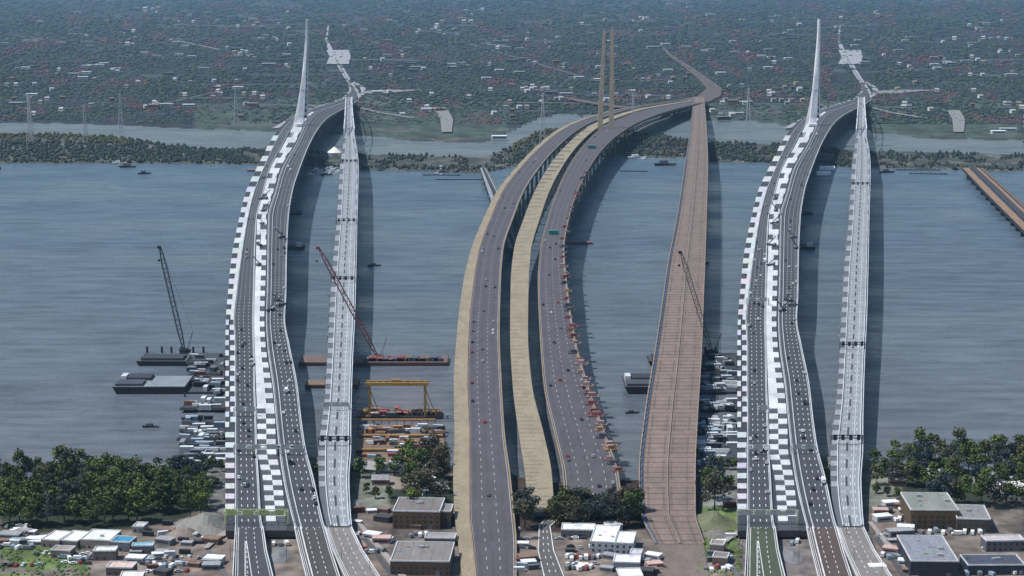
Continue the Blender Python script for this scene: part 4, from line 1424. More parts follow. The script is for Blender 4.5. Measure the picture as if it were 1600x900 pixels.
# ------------------------------------------------------------------ barges, jetties, cranes, boats
def barge(xl, xr, y, hull_h, dpt, hull, deck, lab, name='barge', group=None, bow=True, extra=None):
    a, c = P(xl, y, 0), P(xr, y, 0)
    r = empty(name, tuple((a + c) / 2)); tag(r, lab, 'barge', group)
    W = (c.x - a.x) / 2; D = dpt
    b = MB()
    nose = W * .12 if bow else .5
    b.hexa([(-W + nose, 0, -1), (W - nose * .4, 0, -1), (W - nose * .4, D, -1), (-W + nose, D, -1),
            (-W, -.3, hull_h), (W, -.3, hull_h), (W, D + .3, hull_h), (-W, D + .3, hull_h)], hull)
    b.build('hull', r)
    b = MB(); b.box(-W + 1, W - 1, .8, D - .8, hull_h + .003, hull_h + .4, deck); b.build('deck', r)
    if extra: extra(r, W, D, hull_h + .4)
    return r
def coils(r, W, D, h):
    b = MB(); b.box(-W + 2, -W * .2, 2, D * .45, h, h + 2.2, (.05, .06, .08)); b.box(-W + 8, -W * .1, D * .55, D - 2, h, h + 2.6, (.03, .035, .05)); b.build('cargo_stack', r)
    b = MB(); b.box(-W + 2, -W + 7, D * .6, D * .9, h, h + 3.6, (.5, .53, .57)); b.build('wheelhouse', r)
for O, s in ((0, 'left'), (800, 'right')):
    if O == 0: hl, dk = (.012, .014, .022), (.20, .23, .26)
    else: hl, dk = (.014, .014, .026), (.15, .12, .115)
    barge(176 + O, 290 + O, 616, 6.5, 46, hl, dk, f'long dark hulled barge with bare pale deck beside the {s} jetty, lower one', extra=coils)
    barge(213 + O, 292 + O, 572, 4.5, 26, hl, tuple(x * .5 for x in dk), f'slim dark barge lying above the long barge at the {s} jetty', extra=lambda r, W, D, h: (lambda b: (b.box(-W + 4, W - 4, 2, D - 3, h, h + 2.4, (.035, .04, .055)), b.build('cargo_stack', r)))(MB()))
    for x in (230, 253, 268, 283, 302, 318):
        y = 551
        p = P(x + O, y, 0)
        b = MB(); b.bar((0, 0, -4), (0, 0, 6), 1.1, (.015, .018, .028), n=8)
        o = b.build('mooring_pile', loc=tuple(p)); tag(o, f'dark mooring pile standing off the slim barge at the {s} jetty', 'pile', f'mooring piles at the {s} jetty')
# jetty beside each bridge with stores, plant and huts
def jetty(O, s):
    r = empty('construction_jetty', tuple(P(320 + O, 640, 0))); tag(r, f'dark construction jetty packed with gear along the {s} new bridge', 'jetty', 'construction jetties')
    o0 = Vector(P(320 + O, 640, 0))
    tabj = [(735, 276, 352), (690, 282, 352), (650, 286, 351), (616, 288, 351), (600, 291, 351), (552, 300, 351)]
    for y0, y1 in ((735, 656), (640, 628), (612, 552)):
        b = MB()
        ys = rows_between(y0, y1, 8)
        fl = lambda y: interp(tabj, y, 1) + O; fr = lambda y: interp(tabj, y, 2) + O
        strip(b, ys, fl, fr, lambda y: 2.2, 0, 1.6, (.045, .052, .066))
        b.v = [tuple(Vector(v) - o0) for v in b.v]
        b.build('deck', r)
    for k in range(9):
        y = 560 + k * 20
        for x in (interp(tabj, y, 1) + 1,):
            p = P(x + O, y, 0) - o0
            b = MB(); b.bar(p + Vector((0, 0, -4)), p + Vector((0, 0, 3.6)), .9, (.03, .033, .045), n=6); b.build('pile', r)
jetty(0, 'left'); jetty(800, 'right')
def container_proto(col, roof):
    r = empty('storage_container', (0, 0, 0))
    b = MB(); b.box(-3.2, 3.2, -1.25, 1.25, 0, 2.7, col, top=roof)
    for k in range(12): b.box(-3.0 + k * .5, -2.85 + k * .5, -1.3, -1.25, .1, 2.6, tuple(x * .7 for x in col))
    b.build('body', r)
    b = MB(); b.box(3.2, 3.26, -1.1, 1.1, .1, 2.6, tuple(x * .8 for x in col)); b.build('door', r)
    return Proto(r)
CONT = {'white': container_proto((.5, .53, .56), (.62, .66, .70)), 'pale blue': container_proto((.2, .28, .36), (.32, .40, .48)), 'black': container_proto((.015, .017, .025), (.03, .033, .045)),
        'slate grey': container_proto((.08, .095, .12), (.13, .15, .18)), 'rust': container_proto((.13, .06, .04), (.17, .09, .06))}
def stack_proto(col):
    r = empty('pipe_stack', (0, 0, 0)); b = MB()
    for j in range(3):
        for k in range(6 - j): b.bar((-5, -2 + k * .75 + j * .37, .35 + j * .6), (5, -2 + k * .75 + j * .37, .35 + j * .6), .33, col, n=6)
    b.build('pipes', r)
    b = MB()
    for x in (-3.5, 3.5): b.box(x - .2, x + .2, -2.6, 2.6, -.1, .05, (.12, .09, .06))
    b.build('bearer', r)
    return Proto(r)
STK = {'dark steel': stack_proto((.03, .035, .045)), 'pale steel': stack_proto((.35, .38, .42))}
def digger_proto():
    r = empty('excavator', (0, 0, 0))
    for s in (-1, 1):
        b = MB(); b.box(s * 1.3 - .4, s * 1.3 + .4, -2, 2, 0, .9, (.015, .015, .018)); b.build('track', r)
    b = MB(); b.box(-1.4, 1.4, -1.8, 1.5, .95, 2.0, (.16, .14, .08)); b.build('body', r)
    b = MB(); b.box(-1.3, -.2, .2, 1.5, 2.0, 3.2, (.05, .06, .08)); b.build('cab', r)
    b = MB(); b.bar((.4, 1.2, 2), (.4, 4.5, 5.5), .3, (.10, .09, .06)); b.bar((.4, 4.5, 5.5), (.4, 7, 2.5), .25, (.10, .09, .06)); b.box(0, .9, 6.6, 7.5, 1.4, 2.4, (.03, .03, .03)); b.build('arm', r)
    return Proto(r)
DIG = digger_proto()
for O, s in ((0, 'left'), (800, 'right')):
    for i in range(150):
        for _ in range(20):
            y = U(556, 728)
            if 641 < y < 655 or 613 < y < 627: continue
            x = U(interp([(735, 280), (650, 290), (600, 296), (552, 304)], y, 1), 347)
            break
        near = 'upper part' if y < 615 else ('lower part' if y > 655 else 'middle strip')
        p = P(x + O, y, 2.21)
        rz = random.choice((0, 0, .1, 1.57, -.2))
        t = R()
        wts = (1.6, 1.6, 3.4, 3, .6) if y < 620 else (5, 3, 2, 3, .6)
        sc_ = U(1.0, 1.7)
        if t < .5:
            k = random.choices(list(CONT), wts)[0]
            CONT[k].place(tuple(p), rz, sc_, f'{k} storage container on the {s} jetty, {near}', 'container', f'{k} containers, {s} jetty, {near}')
        elif t < .95:
            k = random.choice(list(STK)); STK[k].place(tuple(p + Vector((0, 0, .1))), rz, sc_ * .9, f'{k} pipe stack on the {s} jetty, {near}', 'pipe stack', f'{k} pipe stacks, {s} jetty, {near}')
        else:
            DIG.place(tuple(p), U(0, 6), 1.2, f'dull yellow excavator on the {s} jetty, {near}', 'excavator', f'excavators, {s} jetty, {near}')
# containers in the yards
for i in range(46):
    O = 800 if i % 2 else 0
    x, y = U(230, 345), U(818, 898)
    if O == 0 and i % 4 == 0: x, y = U(10, 90), U(838, 852)
    if O and i % 3 == 0: x, y = U(10, 70), U(872, 895)
    if 836 < x + O < 888 or 1020 < x + O < 1112: continue
    p = P(x + O, y, LAND + .1)
    k = random.choice(list(CONT)); s = 'left yard' if O == 0 else 'middle yard'
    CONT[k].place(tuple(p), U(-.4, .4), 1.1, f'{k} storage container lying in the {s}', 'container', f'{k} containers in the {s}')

def lattice_crane(base, tip, w0, col, lab, tracks=True, nseg=22, hook=0.45, ccol=None, thick=.32):
    """base and tip: picture points of the boom foot and head; the boom stands in the plane Y of its base"""
    f = P(base[0], base[1], 2.6); Y = f.y
    t = Vector((X_at(tip[0], tip[1], Y), Y, Z_at(tip[1], Y)))
    r = empty('lattice_crane', tuple(f)); tag(r, lab, 'crane')
    d = t - f
    b = MB(); ax = d.normalized(); side = Vector((0, 1, 0)); up = ax.cross(side).normalized()
    a0 = Vector((0, 0, 2.5))
    def ring(k):
        s = k / nseg
        ww = w0 * (.35 + .65 * min(1, s * 6)) * (1 if s < .85 else (1 - (s - .85) / .15 * .7))
        c = a0 + (d - a0) * s
        return [c + side * ww * i + up * ww * j for i, j in ((-1, -1), (1, -1), (1, 1), (-1, 1))]
    prev = ring(0)
    for k in range(1, nseg + 1):
        cur = ring(k)
        for i in range(4):
            b.bar(prev[i], cur[i], thick, col)
            if k % 2: b.bar(prev[i], cur[(i + 1) % 4], thick * .7, col)
            else: b.bar(prev[(i + 1) % 4], cur[i], thick * .7, col)
        prev = cur
    b.build('boom', r)
    cc = ccol or col
    b = MB(); b.box(-3.5, 3.5, -3, 3, 1.2, 4.6, cc); b.box(3.5, 6, -2.6, 2.6, 1.4, 3.8, tuple(x * .6 for x in cc)); b.build('machine_house', r)
    b = MB(); b.box(-5.2, -3.5, 1, 3, 1.4, 4.4, (.04, .05, .06)); b.build('cab', r)
    for s in (-1, 1):
        b = MB(); b.box(-4.5, 4.5, s * 3 - .8, s * 3 + .8, 0, 1.2, (.02, .02, .025)); b.build('track', r)
    b = MB(); m = Vector((9, 0, 22)); b.bar((3, 0, 4), m, .35, col); b.bar(m, d, .09, col); b.bar(m, (5, 0, 4), .12, col); b.build('mast', r)
    b = MB(); hz = d.z * hook
    hx = d.x * 1.02 - (1 if d.x < 0 else -1)
    b.bar((hx, 0, d.z), (hx, 0, d.z - 12), .09, col); b.box(hx - 1.1, hx + 1.1, -.8, .8, d.z - 14, d.z - 12, col); b.build('hook', r)
    b = MB(); b.box(d.x - 2.6, d.x + .8, -1.2, 1.2, d.z - 1.5, d.z + 1.2, col); b.build('boom_head', r)
    return r
CRK = (.018, .022, .034)
lattice_crane((288, 552), (250, 386), 2.0, CRK, 'tall thin dark lattice crane above the left jetty')
lattice_crane((1112, 554), (1064, 394), 2.0, CRK, 'tall thin dark lattice crane above the right jetty')
barge(466, 700, 572, 3.2, 34, (.105, .058, .045), (.150, .105, .100), 'long rust coloured barge passing behind the left old bridge', bow=False,
      extra=lambda r, W, D, h: (lambda b: ([b.box(x, x + U(5, 11), 4, 16, h, h + U(1.5, 4), random.choice([(.19, .07, .06), (.10, .08, .09), (.15, .11, .08), (.07, .09, .12)])) for x in [W * k / 16 for k in range(-2, 14)]], b.build('deck_cargo', r)))(MB()))
lattice_crane((590, 562), (498, 387), 1.9, (.22, .060, .065), 'dull red lattice crane on the rust coloured barge', ccol=(.20, .05, .05), thick=.36)
barge(476, 560, 607, 3.0, 22, (.09, .05, .038), (.175, .125, .090), 'rusty low barge moored across behind the left old bridge', bow=False)
barge(556, 690, 655, 2.4, 22, (.13, .085, .055), (.165, .125, .105), 'rust brown work barge under the yellow gantry', bow=False,
      extra=lambda r, W, D, h: (lambda b: ([b.box(x, x + U(4, 8), 3, 14, h, h + U(1.5, 3.5), random.choice([(.26, .06, .06), (.16, .12, .07), (.20, .13, .04), (.12, .12, .16)])) for x in [W * k / 9 for k in range(-8, 8)]], b.build('deck_cargo', r)))(MB()))
# yellow gantry frame over the water
def yellow_gantry():
    y0 = 652
    A = P(577, y0, 2); Y = A.y
    r = empty('gantry_crane', (X_at(620, y0, Y), Y, 2.4)); tag(r, 'dull yellow portal gantry frame over the brown work barge', 'gantry crane')
    col = (.30, .175, .045)
    X0 = r.location.x
    H = Z_at(600, Y) - 2.4
    x0, x1 = X_at(577, y0, Y) - X0, X_at(664, y0, Y) - X0
    b = MB(); b.box(x0 - 3, x1 + 3, -1.2, 1.2, H - 1.4, H + 1.2, col)
    b.box(x0 - 3, x1 + 3, 9, 11, H - 1.4, H + .8, col)
    for k in range(9):
        x = x0 + (x1 - x0) * k / 8; b.box(x - .4, x + .4, 1.2, 9, H - .6, H + .2, col)
    b.build('girder', r)
    for x in (x0, x1):
        for yy in (0, 10):
            b = MB(); b.box(x - .8, x + .8, yy - .8, yy + .8, 0, H - 1.4, col); b.build('leg', r)
    for x, dx in ((x0, 9), (x1, 9)):
        b = MB(); b.bar((x, 0, H * .9), (x + dx, 0, 2), .5, col); b.bar((x, 0, H * .6), (x + dx * .6, 0, 2), .35, col); b.build('brace', r)
    b = MB(); b.box(-4, 3, 1.3, 8.6, H + .4, H + 3, (.20, .12, .05)); b.build('trolley', r)
yellow_gantry()
# orange brown work trestle running from the gantry down to the shore
def work_trestle():
    r = empty('work_trestle', tuple(P(626, 690, 0))); tag(r, 'orange brown work trestle crowded with gear between the yellow gantry and the shore', 'trestle')
    o0 = Vector(P(626, 690, 0))
    for y0, y1, xl, xr in ((738, 706, 566, 700), (702, 684, 556, 694), (680, 664, 560, 692)):
        b = MB(); strip(b, [y0, (y0 + y1) / 2, y1], lambda y: xl, lambda y: xr, lambda y: 3.0, 0, .8, (.17, .115, .080))
        b.v = [tuple(Vector(v) - o0) for v in b.v]; b.build('deck', r)
        b = MB(); strip(b, [y0, y0 - 1.2], lambda y: xl, lambda y: xr, lambda y: 4.2, 0, 1.2, (.34, .19, .06))
        b.v = [tuple(Vector(v) - o0) for v in b.v]; b.build('edge_beam', r)
        for k in range(9):
            p = P(xl + 4 + (xr - xl - 8) * k / 8, y0, 0) - o0
            b = MB(); b.bar(p + Vector((0, .8, -4)), p + Vector((0, .8, 2.4)), .6, (.20, .12, .06), n=6); b.build('pile', r)
work_trestle()
CONT['orange'] = container_proto((.34, .15, .05), (.42, .21, .08))
CONT['brick red'] = container_proto((.24, .06, .05), (.32, .09, .08))
STK['rusty'] = stack_proto((.22, .13, .08))
for i in range(96):
    y = random.choice((U(708, 734), U(686, 700), U(666, 678), U(640, 652)))
    x = U(568, 690)
    p = P(x, y, 3.02 if y > 660 else 2.82)
    t = R(); wh = 'lower end' if y > 705 else 'upper end'
    if t < .62:
        k = random.choices(['orange', 'brick red', 'rust', 'white', 'slate grey', 'pale blue'], (4, 2, 5, 2, 2, 1))[0]
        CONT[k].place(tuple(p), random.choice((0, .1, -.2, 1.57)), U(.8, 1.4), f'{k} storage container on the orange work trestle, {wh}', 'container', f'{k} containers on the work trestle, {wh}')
    elif t < .93:
        k = random.choice(('rusty', 'rusty', 'pale steel', 'dark steel')); STK[k].place(tuple(p + Vector((0, 0, .1))), U(-.3, .3), U(.8, 1.3), f'{k} pipe stack on the orange work trestle, {wh}', 'pipe stack', f'{k} pipe stacks, work trestle, {wh}')
    else: DIG.place(tuple(p), U(0, 6), 1.1, f'dull yellow excavator on the orange work trestle, {wh}', 'excavator', f'excavators on the work trestle, {wh}')
# second lower frame of the gantry works
b = MB()
Y = P(600, 668, 0).y
for x in range(560, 684, 12):
    X = X_at(x, 668, Y); b.bar((X, Y, 0), (X, Y, 6), .4, (.26, .16, .06))
b.box(X_at(556, 668, Y), X_at(680, 668, Y), Y - 1.5, Y + 1.5, 6, 7.2, (.26, .155, .06))
o = b.build('trestle'); tag(o, 'low dull orange trestle below the yellow gantry frame', 'trestle')

# plant on the decks: mobile cranes and trailers working beside the right edge
def mobile_crane_proto(col):
    r = empty('mobile_crane', (0, 0, 0))
    b = MB(); b.box(-1.4, 1.4, -6, 6, .8, 2.2, col); b.build('chassis', r)
    b = MB(); b.box(-1.3, 1.3, 3.5, 5.8, 2.2, 3.8, (.3, .32, .35)); b.build('cab', r)
    b = MB(); b.bar((0, -3, 2.5), (4, 8, 12), .5, col); b.build('boom', r)
    for sx in (-1, 1):
        for yy in (-4.5, -1.5, 4):
            b = MB(); b.bar((sx * 1.0, yy, .6), (sx * 1.45, yy, .6), .6, (.01, .01, .01), n=8); b.build('wheel', r)
    return Proto(r)
MC = mobile_crane_proto((.03, .04, .055))
for O, s in ((0, 'left'), (800, 'right')):
    for k, (f, y) in enumerate(((.5, 470), (.8, 478), (.2, 486), (.85, 388), (.3, 384), (.55, 350), (.3, 415), (.6, 330), (.2, 312), (.7, 372))):
        if k in (0, 1, 2): k0, k1 = 6, 7
        elif k in (3, 9): k0, k1 = 6, 7
        else: k0, k1 = 4, 5
        x = nb(y, k0) + f * (nb(y, k1) - nb(y, k0)) + O
        p = P(x, y, nb(y, 8) + (.52 if k0 == 4 else .05))
        reg = ['on the outer roadway mid river', 'on the median'][k0 == 4]
        MC.place(tuple(p), U(0, 6), U(.8, 1.2), f'dark mobile crane {reg} of the {s} new bridge', 'mobile crane', f'mobile cranes {reg} of the {s} new bridge')
    # work barge under the deck edge at the right
    barge(449 + O, 474 + O, 390, 3, 26, (.012, .02, .03), (.02, .03, .042), f'dark work barge at the outer edge of the {s} new bridge', bow=False,
          extra=lambda r, W, D, h: (lambda b: (b.box(0, 8, 4, 12, h, h + 5, (.6, .62, .66)), b.build('deck_cabin', r)))(MB()))
    barge(452 + O, 470 + O, 336, 3, 22, (.012, .02, .03), (.02, .03, .042), f'small dark pontoon at the outer edge of the {s} new bridge', bow=False)

def platform_proto(col):
    r = empty('work_platform', (0, 0, 0))
    b = MB(); b.box(-5, 5, -4, 4, 0, .5, col)
    b.build('deck', r)
    b = MB()
    for k in range(5): b.bar((-5 + 2.5 * k, -4, .5), (-5 + 2.5 * k, -4, 2.4), .18, col)
    b.bar((-5, -4, 2.4), (5, -4, 2.4), .18, col); b.bar((5, -4, 2.4), (5, 4, 2.4), .18, col); b.build('rail', r)
    b = MB(); b.box(-3, 2, -2, 2, .5, 3.0, tuple(min(1, x * 1.3) for x in col)); b.build('generator', r)
    return Proto(r)
WP = {'brick red': platform_proto((.15, .06, .058)), 'pinkish': platform_proto((.20, .14, .14)), 'dark': platform_proto((.05, .05, .065)), 'orange': platform_proto((.22, .13, .075))}
for i in range(46):
    y = 270 + (735 - 270) * i / 45 + U(-3, 3)
    k = random.choices(list(WP), (3, 4, 3, 2))[0]
    x = mb(y, 7) + U(-5, 1) * (y + 100) / 500
    p = P(x, y, mb(y, 8) + .1)
    WP[k].place(tuple(p), U(-.3, .3), U(.7, 1.25), f'{k} work platform on the right edge of the middle bridge, ' + ('near the shore' if y > 560 else 'mid river' if y > 400 else 'towards the far bank'), 'work platform', f'{k} work platforms on the middle bridge, ' + ('near' if y > 560 else 'mid' if y > 400 else 'far'))
# boats
def boat_proto(hull, top):
    r = empty('boat', (0, 0, 0))
    b = MB()
    b.hexa([(-8, -2, -.5), (6.5, -2, -.5), (6.5, 2, -.5), (-8, 2, -.5), (-9, -2.6, 1.8), (9.5, -.6, 2.2), (9.5, .6, 2.2), (-9, 2.6, 1.8)], hull); b.build('hull', r)
    b = MB(); b.box(-5, 2, -1.7, 1.7, 1.9, 4.2, top, taper=.12); b.build('cabin', r)
    b = MB(); b.bar((0, 0, 4.2), (0, 0, 8), .12, top); b.build('mast', r)
    return Proto(r)
BT = {'dark': boat_proto((.015, .02, .032), (.05, .06, .08)), 'white': boat_proto((.55, .58, .62), (.62, .65, .70))}
boats = [(200, 262, 'dark', 1.8, 'near the dike at upper left'), (226, 272, 'dark', 1.4, 'below the far dike at upper left'), (186, 256, 'white', 1.4, 'against the dike woodland at left'),
         (1040, 259, 'dark', 2.4, 'near the dike right of middle'), (995, 248, 'white', 2.0, 'moored by the dike at the middle'), (585, 416, 'dark', 1.0, 'small, alone in open water right of the left old bridge'),
         (1382, 259, 'dark', 1.8, 'at the dike right of the right old bridge'), (1386, 270, 'dark', 1.6, 'below the dike right of the right old bridge'),
         (236, 668, 'dark', .8, 'small, below the long barge at left'), (988, 706 - 60, 'dark', .7, 'tiny, in the tan water at the middle'), (1100, 412, 'dark', .8, 'small, just right of the pink band')]
for px, py, k, s, wh in boats:
    p = P(px, py, 0); BT[k].place(tuple(p), U(-.2, .2), s, f'{k} boat {wh}', 'boat')
for i in range(34):
    if i < 22: px, py, s = U(482, 545), U(258, 274), 'marina beside the left new bridge'
    else: px, py, s = U(560, 600), U(258, 270), 'marina right of the left old bridge'
    if i >= 28: px, py, s = U(660, 735), U(262, 274), 'marina near the ice boom at left'
    k = random.choice(('dark', 'white', 'white'))
    p = P(px, py, 0); BT[k].place(tuple(p), U(-.4, .4), U(.6, 1.3), f'{k} boat in the {s}', 'boat', f'{k} boats, {s}')
for px, py, W, lab in ((690, 274, 60, 'long floating marina dock near the ice boom at left'), (720, 281, 80, 'lowest floating marina dock near the ice boom at left'), (1435, 266, 70, 'long dark dock right of the right old bridge'), (1450, 272, 60, 'lower dark dock right of the right old bridge'),
                      (510, 270, 50, 'pale floating dock beside the left new bridge'), (990, 268, 44, 'low dark dock in the orange water at the middle')):
    p = P(px, py, 0); m = p.y / FPX; hw = W * m / 2
    r = empty('dock', tuple(p), math.radians(-3)); tag(r, lab, 'dock')
    b = MB(); b.box(-hw, hw, -2, 2, .1, 1.3, (.03, .035, .045) if 'pale' not in lab else (.4, .42, .45)); b.build('deck', r)
    for k in range(8):
        x = -hw + 2 * hw * (k + .5) / 8
        b = MB(); b.bar((x, -2.4, -2), (x, -2.4, 3), .5, (.02, .022, .03)); b.build('pile', r)
CONT['teal'] = container_proto((.03, .20, .19), (.05, .30, .28))
for px, py, w_, lab in ((865, 366, 1.9, 'bright teal container standing on the middle bridge, mid river'), (925, 232, 2.2, 'teal container at the far end of the middle bridge')):
    p = P(px, py, mb(py, 8) + .1); CONT['teal'].place(tuple(p), 0, w_, lab, 'container')
barge(880, 926, 382, 2.6, 16, (.20, .05, .06), (.13, .10, .12), 'small red barge beside the mauve deck of the middle bridge', bow=False)
barge(386, 470, 268, 2.6, 20, (.20, .06, .07), (.16, .15, .17), 'long low red barge by the dike left of the left new bridge', bow=False)
# white tanks / tents
def tank(px, py, wpx, lab):
    p = P(px, py, LAND if py < 262 else 0); m = p.y / FPX
    r = empty('storage_tent', tuple(p)); tag(r, lab, 'tent')
    hw, hr = wpx * m / 2, 4.5 * m
    b = MB(); n = 10
    for k in range(n):
        a0, a1 = math.pi * k / n, math.pi * (k + 1) / n
        b.quad((-hw, -hr * math.cos(a0), hr * 1.5 * math.sin(a0)), (hw, -hr * math.cos(a0), hr * 1.5 * math.sin(a0)), (hw, -hr * math.cos(a1), hr * 1.5 * math.sin(a1)), (-hw, -hr * math.cos(a1), hr * 1.5 * math.sin(a1)), (.82, .82, .86))
    b.build('canvas', r)
    b = MB()
    for s in (-1, 1):
        for k in range(n):
            a0, a1 = math.pi * k / n, math.pi * (k + 1) / n
            b.tri((s * hw, -hr * math.cos(a0), hr * 1.5 * math.sin(a0)), (s * hw, -hr * math.cos(a1), hr * 1.5 * math.sin(a1)), (s * hw, 0, 0), (.7, .7, .74))
    b.build('end_wall', r)
    b = MB(); b.box(-hw - 1, hw + 1, -hr - 1, hr + 1, -2.5, .3, (.08, .085, .09)); b.build('pontoon', r)
tank(1292, 266, 24, 'bright white long storage tent right of the right new bridge, upper')
tank(1287, 274, 22, 'bright white long storage tent right of the right new bridge, lower')
r = empty('marquee', tuple(P(523, 244, LAND))); tag(r, 'white pointed marquee between the left new and old bridges', 'marquee')
m_ = P(523, 242, 0).y / FPX
b = MB(); w_ = 12 * m_
for k in range(8):
    a0, a1 = math.pi * 2 * k / 8, math.pi * 2 * (k + 1) / 8
    b.tri((w_ * math.cos(a0), w_ * math.sin(a0), 6 * m_), (w_ * math.cos(a1), w_ * math.sin(a1), 6 * m_), (0, 0, 15 * m_), (.80, .80, .78))
b.build('canopy', r)
b = MB(); b.box(-w_ * .8, w_ * .8, -w_ * .8, w_ * .8, 0, 6 * m_, (.66, .67, .68)); b.build('side_wall', r)

# ice boom bridge at the right of each half
for O, s, c in ((0, 'left', (.24, .26, .29)), (800, 'right', (.24, .155, .10))):
    r = empty('ice_control_bridge', (0, 0, 0)); tag(r, 'short dark slanting service bridge meeting the broad middle bridge' if O == 0 else 'rusty brown low slanting bridge at the right edge of the river', 'bridge')
    tab = [(388, 797, 812), (375, 792, 808), (340, 776, 798), (300, 763, 782), (262, 750, 760)]
    if O: tab = [(388, 830, 850), (375, 816, 836), (340, 780, 804), (300, 740, 783), (262, 702, 760)]
    if O: tab = [(388, 828, 874), (340, 780, 822), (300, 740, 779), (262, 704, 736)]
    z = lambda y: 14
    ys = rows_between(388, 262, 4)
    fl, fr = (lambda y: interp(tab, y, 1) + O), (lambda y: interp(tab, y, 2) + O)
    b = MB(); strip(b, ys, fl, fr, z, -.4, 5.0, (.018, .022, .032)); b.build('girder', r)
    for f0, f1, cc in ((0, .3, c), (.42, .60, (.035, .04, .05)), (.66, .80, c), (.88, .97, tuple(x * .7 for x in c))):
        b = MB(); strip(b, ys, lambda y: fl(y) + f0 * (fr(y) - fl(y)), lambda y: fl(y) + f1 * (fr(y) - fl(y)), z, .02, .4, cc); b.build('deck_slab', r)
    for k in range(16):
        y = 385 - k * 7.8
        a, e = P(fl(y), y, 14), P(fr(y), y, 14)
        b = MB(); b.box(a.x + 1, e.x - 1, a.y - 3, a.y + 3, -3, 9.6, (.035, .04, .055)); b.build('pier', r)
# transmission towers
def tower_proto():
    r = empty('transmission_tower', (0, 0, 0)); b = MB(); H = 60; c = (.40, .42, .45)
    for sx in (-1, 1):
        for sy in (-1, 1): b.bar((sx * 6, sy * 6, -1), (sx * .8, sy * .8, H), .6, c)
    for k in range(10):
        z0, z1 = H * k / 10, H * (k + 1) / 10
        w0, w1 = 6 - 5.2 * k / 10, 6 - 5.2 * (k + 1) / 10
        for s in (-1, 1): b.bar((-w0, s * w0, z0), (w1, s * w1, z1), .35, c); b.bar((w0, s * w0, z0), (-w1, s * w1, z1), .35, c)
    b.build('lattice_mast', r)
    for zz in (42, 50, 58):
        b = MB(); b.bar((-11, 0, zz), (11, 0, zz), .5, c); b.build('cross_arm', r)
    return Proto(r)
TW = tower_proto()
for px, yb, yt, lab in ((48, 224, 146, 'leftmost lattice transmission tower on the dike'), (134, 224, 165, 'broad lattice transmission tower on the dike left of the left new bridge'), (189, 202, 145, 'thin transmission tower on the far bank left of the left new bridge'),
                        (369, 192, 137, 'transmission tower on the far bank just left of the left pylon'), (848, 224, 146, 'transmission tower on the dike just right of the middle'),
                        (989, 202, 145, 'thin transmission tower on the far bank just right of the tan middle pylon'), (1169, 192, 137, 'transmission tower on the far bank left of the right pylon')):
    p = P(px, yb, LAND); H = Z_at(yt, p.y) - LAND
    o = TW.place(tuple(p), U(-.2, .2), H / 60 * .6, lab, 'transmission tower', None, H / 60)

# gravel mounds
def mound(px, py, W, D, H, col, lab):
    p = P(px, py, LAND); b = MB(); n = 16
    g = {}
    for i in range(n + 1):
        for j in range(n + 1):
            x, y = -1 + 2 * i / n, -1 + 2 * j / n
            rr = min(1, math.hypot(x, y))
            g[i, j] = Vector((x * W / 2, y * D / 2, H * (math.cos(rr * math.pi) * .5 + .5) * (1 + .5 * noise.noise(Vector((x * 2 + px, y * 2, 0)))) - .1))
    for i in range(n):
        for j in range(n):
            k = 1 + .3 * noise.noise(Vector((i * .6, j * .6, px)))
            b.quad(g[i, j], g[i + 1, j], g[i + 1, j + 1], g[i, j + 1], tuple(c * k for c in col))
    o = b.build('gravel_mound', loc=(p.x, p.y, LAND)); tag(o, lab, 'gravel mound')
mound(322, 822, 50, 60, 10, (.19, .185, .17), 'large grey gravel mound left of the left bridge foot')
mound(285, 838, 34, 34, 6, (.19, .155, .13), 'smaller tan gravel mound at the wood edge')
mound(1108, 818, 42, 50, 8, (.13, .14, .075), 'grassy green mound left of the right bridge foot')
mound(1122, 836, 26, 26, 4, (.16, .145, .13), 'flat brown mound beside the green one')
mound(1018, 886, 26, 26, 3, (.17, .13, .11), 'low rubble mound in the middle yard')
mound(436, 868, 16, 40, 2.5, (.16, .17, .18), 'narrow grey mound between the left bridge roads')
mound(1236, 868, 16, 40, 2.5, (.17, .17, .18), 'narrow grey mound between the right bridge roads')
mound(556, 790, 14, 40, 2.5, (.2, .2, .19), 'pale earth mound beside the left old bridge')

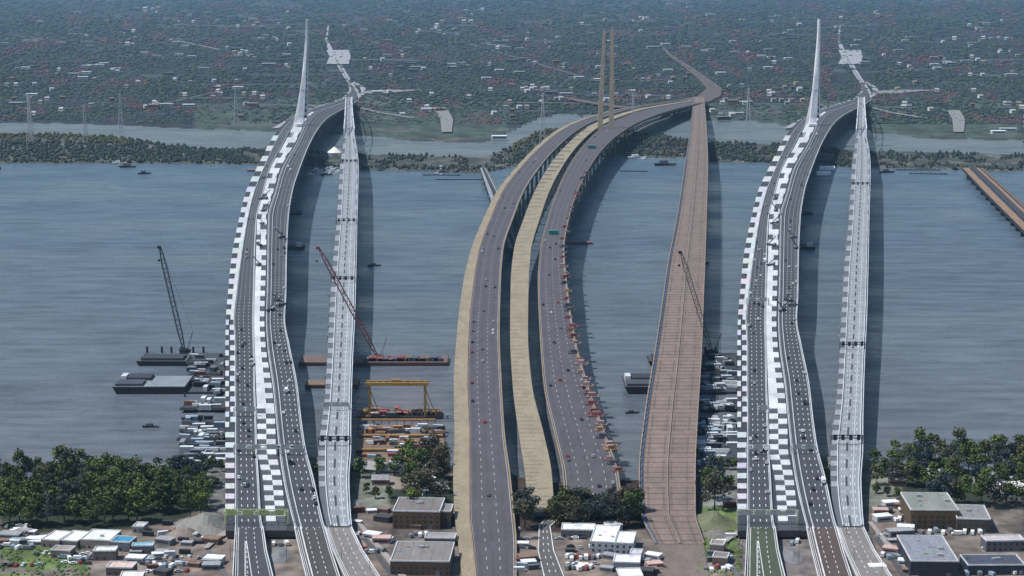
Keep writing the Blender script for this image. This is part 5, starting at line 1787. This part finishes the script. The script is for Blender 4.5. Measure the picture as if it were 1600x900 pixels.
# grass and shrubs on the verges: ground cover
b = MB()
for i in range(2600):
    t = R()
    if t < .35: px, py, c = U(0, 140), U(842, 900), (.06, .11, .03)
    elif t < .7: px, py, c = U(1085, 1158), U(812, 900), (.10, .15, .035)
    elif t < .85: px, py, c = U(1195, 1215), U(800, 900), (.08, .11, .04)
    else: px, py, c = U(470, 505) + random.choice((0, 800)), U(760, 812), (.05, .07, .03)
    if noise.noise(Vector((px * .06, py * .1, 0))) < -.15: continue
    p = P(px, py, LAND); k = U(.7, 1.3)
    blob(b, p, U(.5, 1.4), U(.4, 1.2), tuple(x * k for x in c)) if i % 2 == 0 else None
o = b.build('verge_grass', m=LEAF); tag(o, 'tufted green grass on the verges by the roads', kind='stuff')

# street lamps along the near roads
def lamp_proto():
    r = empty('street_lamp', (0, 0, 0))
    b = MB(); b.bar((0, 0, 0), (0, 0, 12), .16, (.05, .05, .055), .09, 6); b.build('pole', r)
    b = MB(); b.bar((0, 0, 12), (2.2, 0, 12.6), .08, (.05, .05, .055)); b.build('arm', r)
    b = MB(); b.box(2.0, 3.1, -.22, .22, 12.45, 12.7, (.3, .3, .32)); b.build('lamp_head', r)
    return Proto(r)
LP = lamp_proto()
for O, s in ((0, 'left'), (800, 'right')):
    for px, py, wh in ((358, 842, 'slip road'), (360, 872, 'slip road'), (436, 840, 'strip between roads'), (448, 880, 'strip between roads'), (534, 884, 'outer verge'), (522, 850, 'outer verge'), (578, 896, 'old bridge road'), (562, 862, 'old bridge road')):
        p = P(px + O, py, LAND)
        LP.place(tuple(p), U(0, 6), 1.0, f'thin dark street lamp on the {wh} at the {s} bridge foot', 'street lamp', f'street lamps, {wh}, {s} bridge foot')
# red site machinery and signs between the roads
for px, py, k, lab in ((468, 822, 'rust', 'rust red container between the roads at the left bridge foot'), (560, 800, 'rust', 'rust container beside the left old bridge end'), (1140, 792, 'rust', 'rust red container at the wood edge by the right bridge foot')):
    p = P(px, py, LAND + .3); CONT[k].place(tuple(p), .2, 1.4, lab, 'container')

# rubbish: unused prototypes are removed so that only what stands in the place is left
for d_ in (TP,):
    for lst in d_.values():
        for pr in lst:
            if not pr.used:
                for ch in list(pr.root.children_recursive): bpy.data.objects.remove(ch)
                bpy.data.objects.remove(pr.root)
for d_ in (FH, FF, CT, HUT, VAN, CARS, TRK, CONT, STK, BT, WP):
    for pr in d_.values():
        if not pr.used:
            for ch in list(pr.root.children_recursive): bpy.data.objects.remove(ch)
            bpy.data.objects.remove(pr.root)
print('trees', n_tree, 'objects', len(bpy.data.objects))
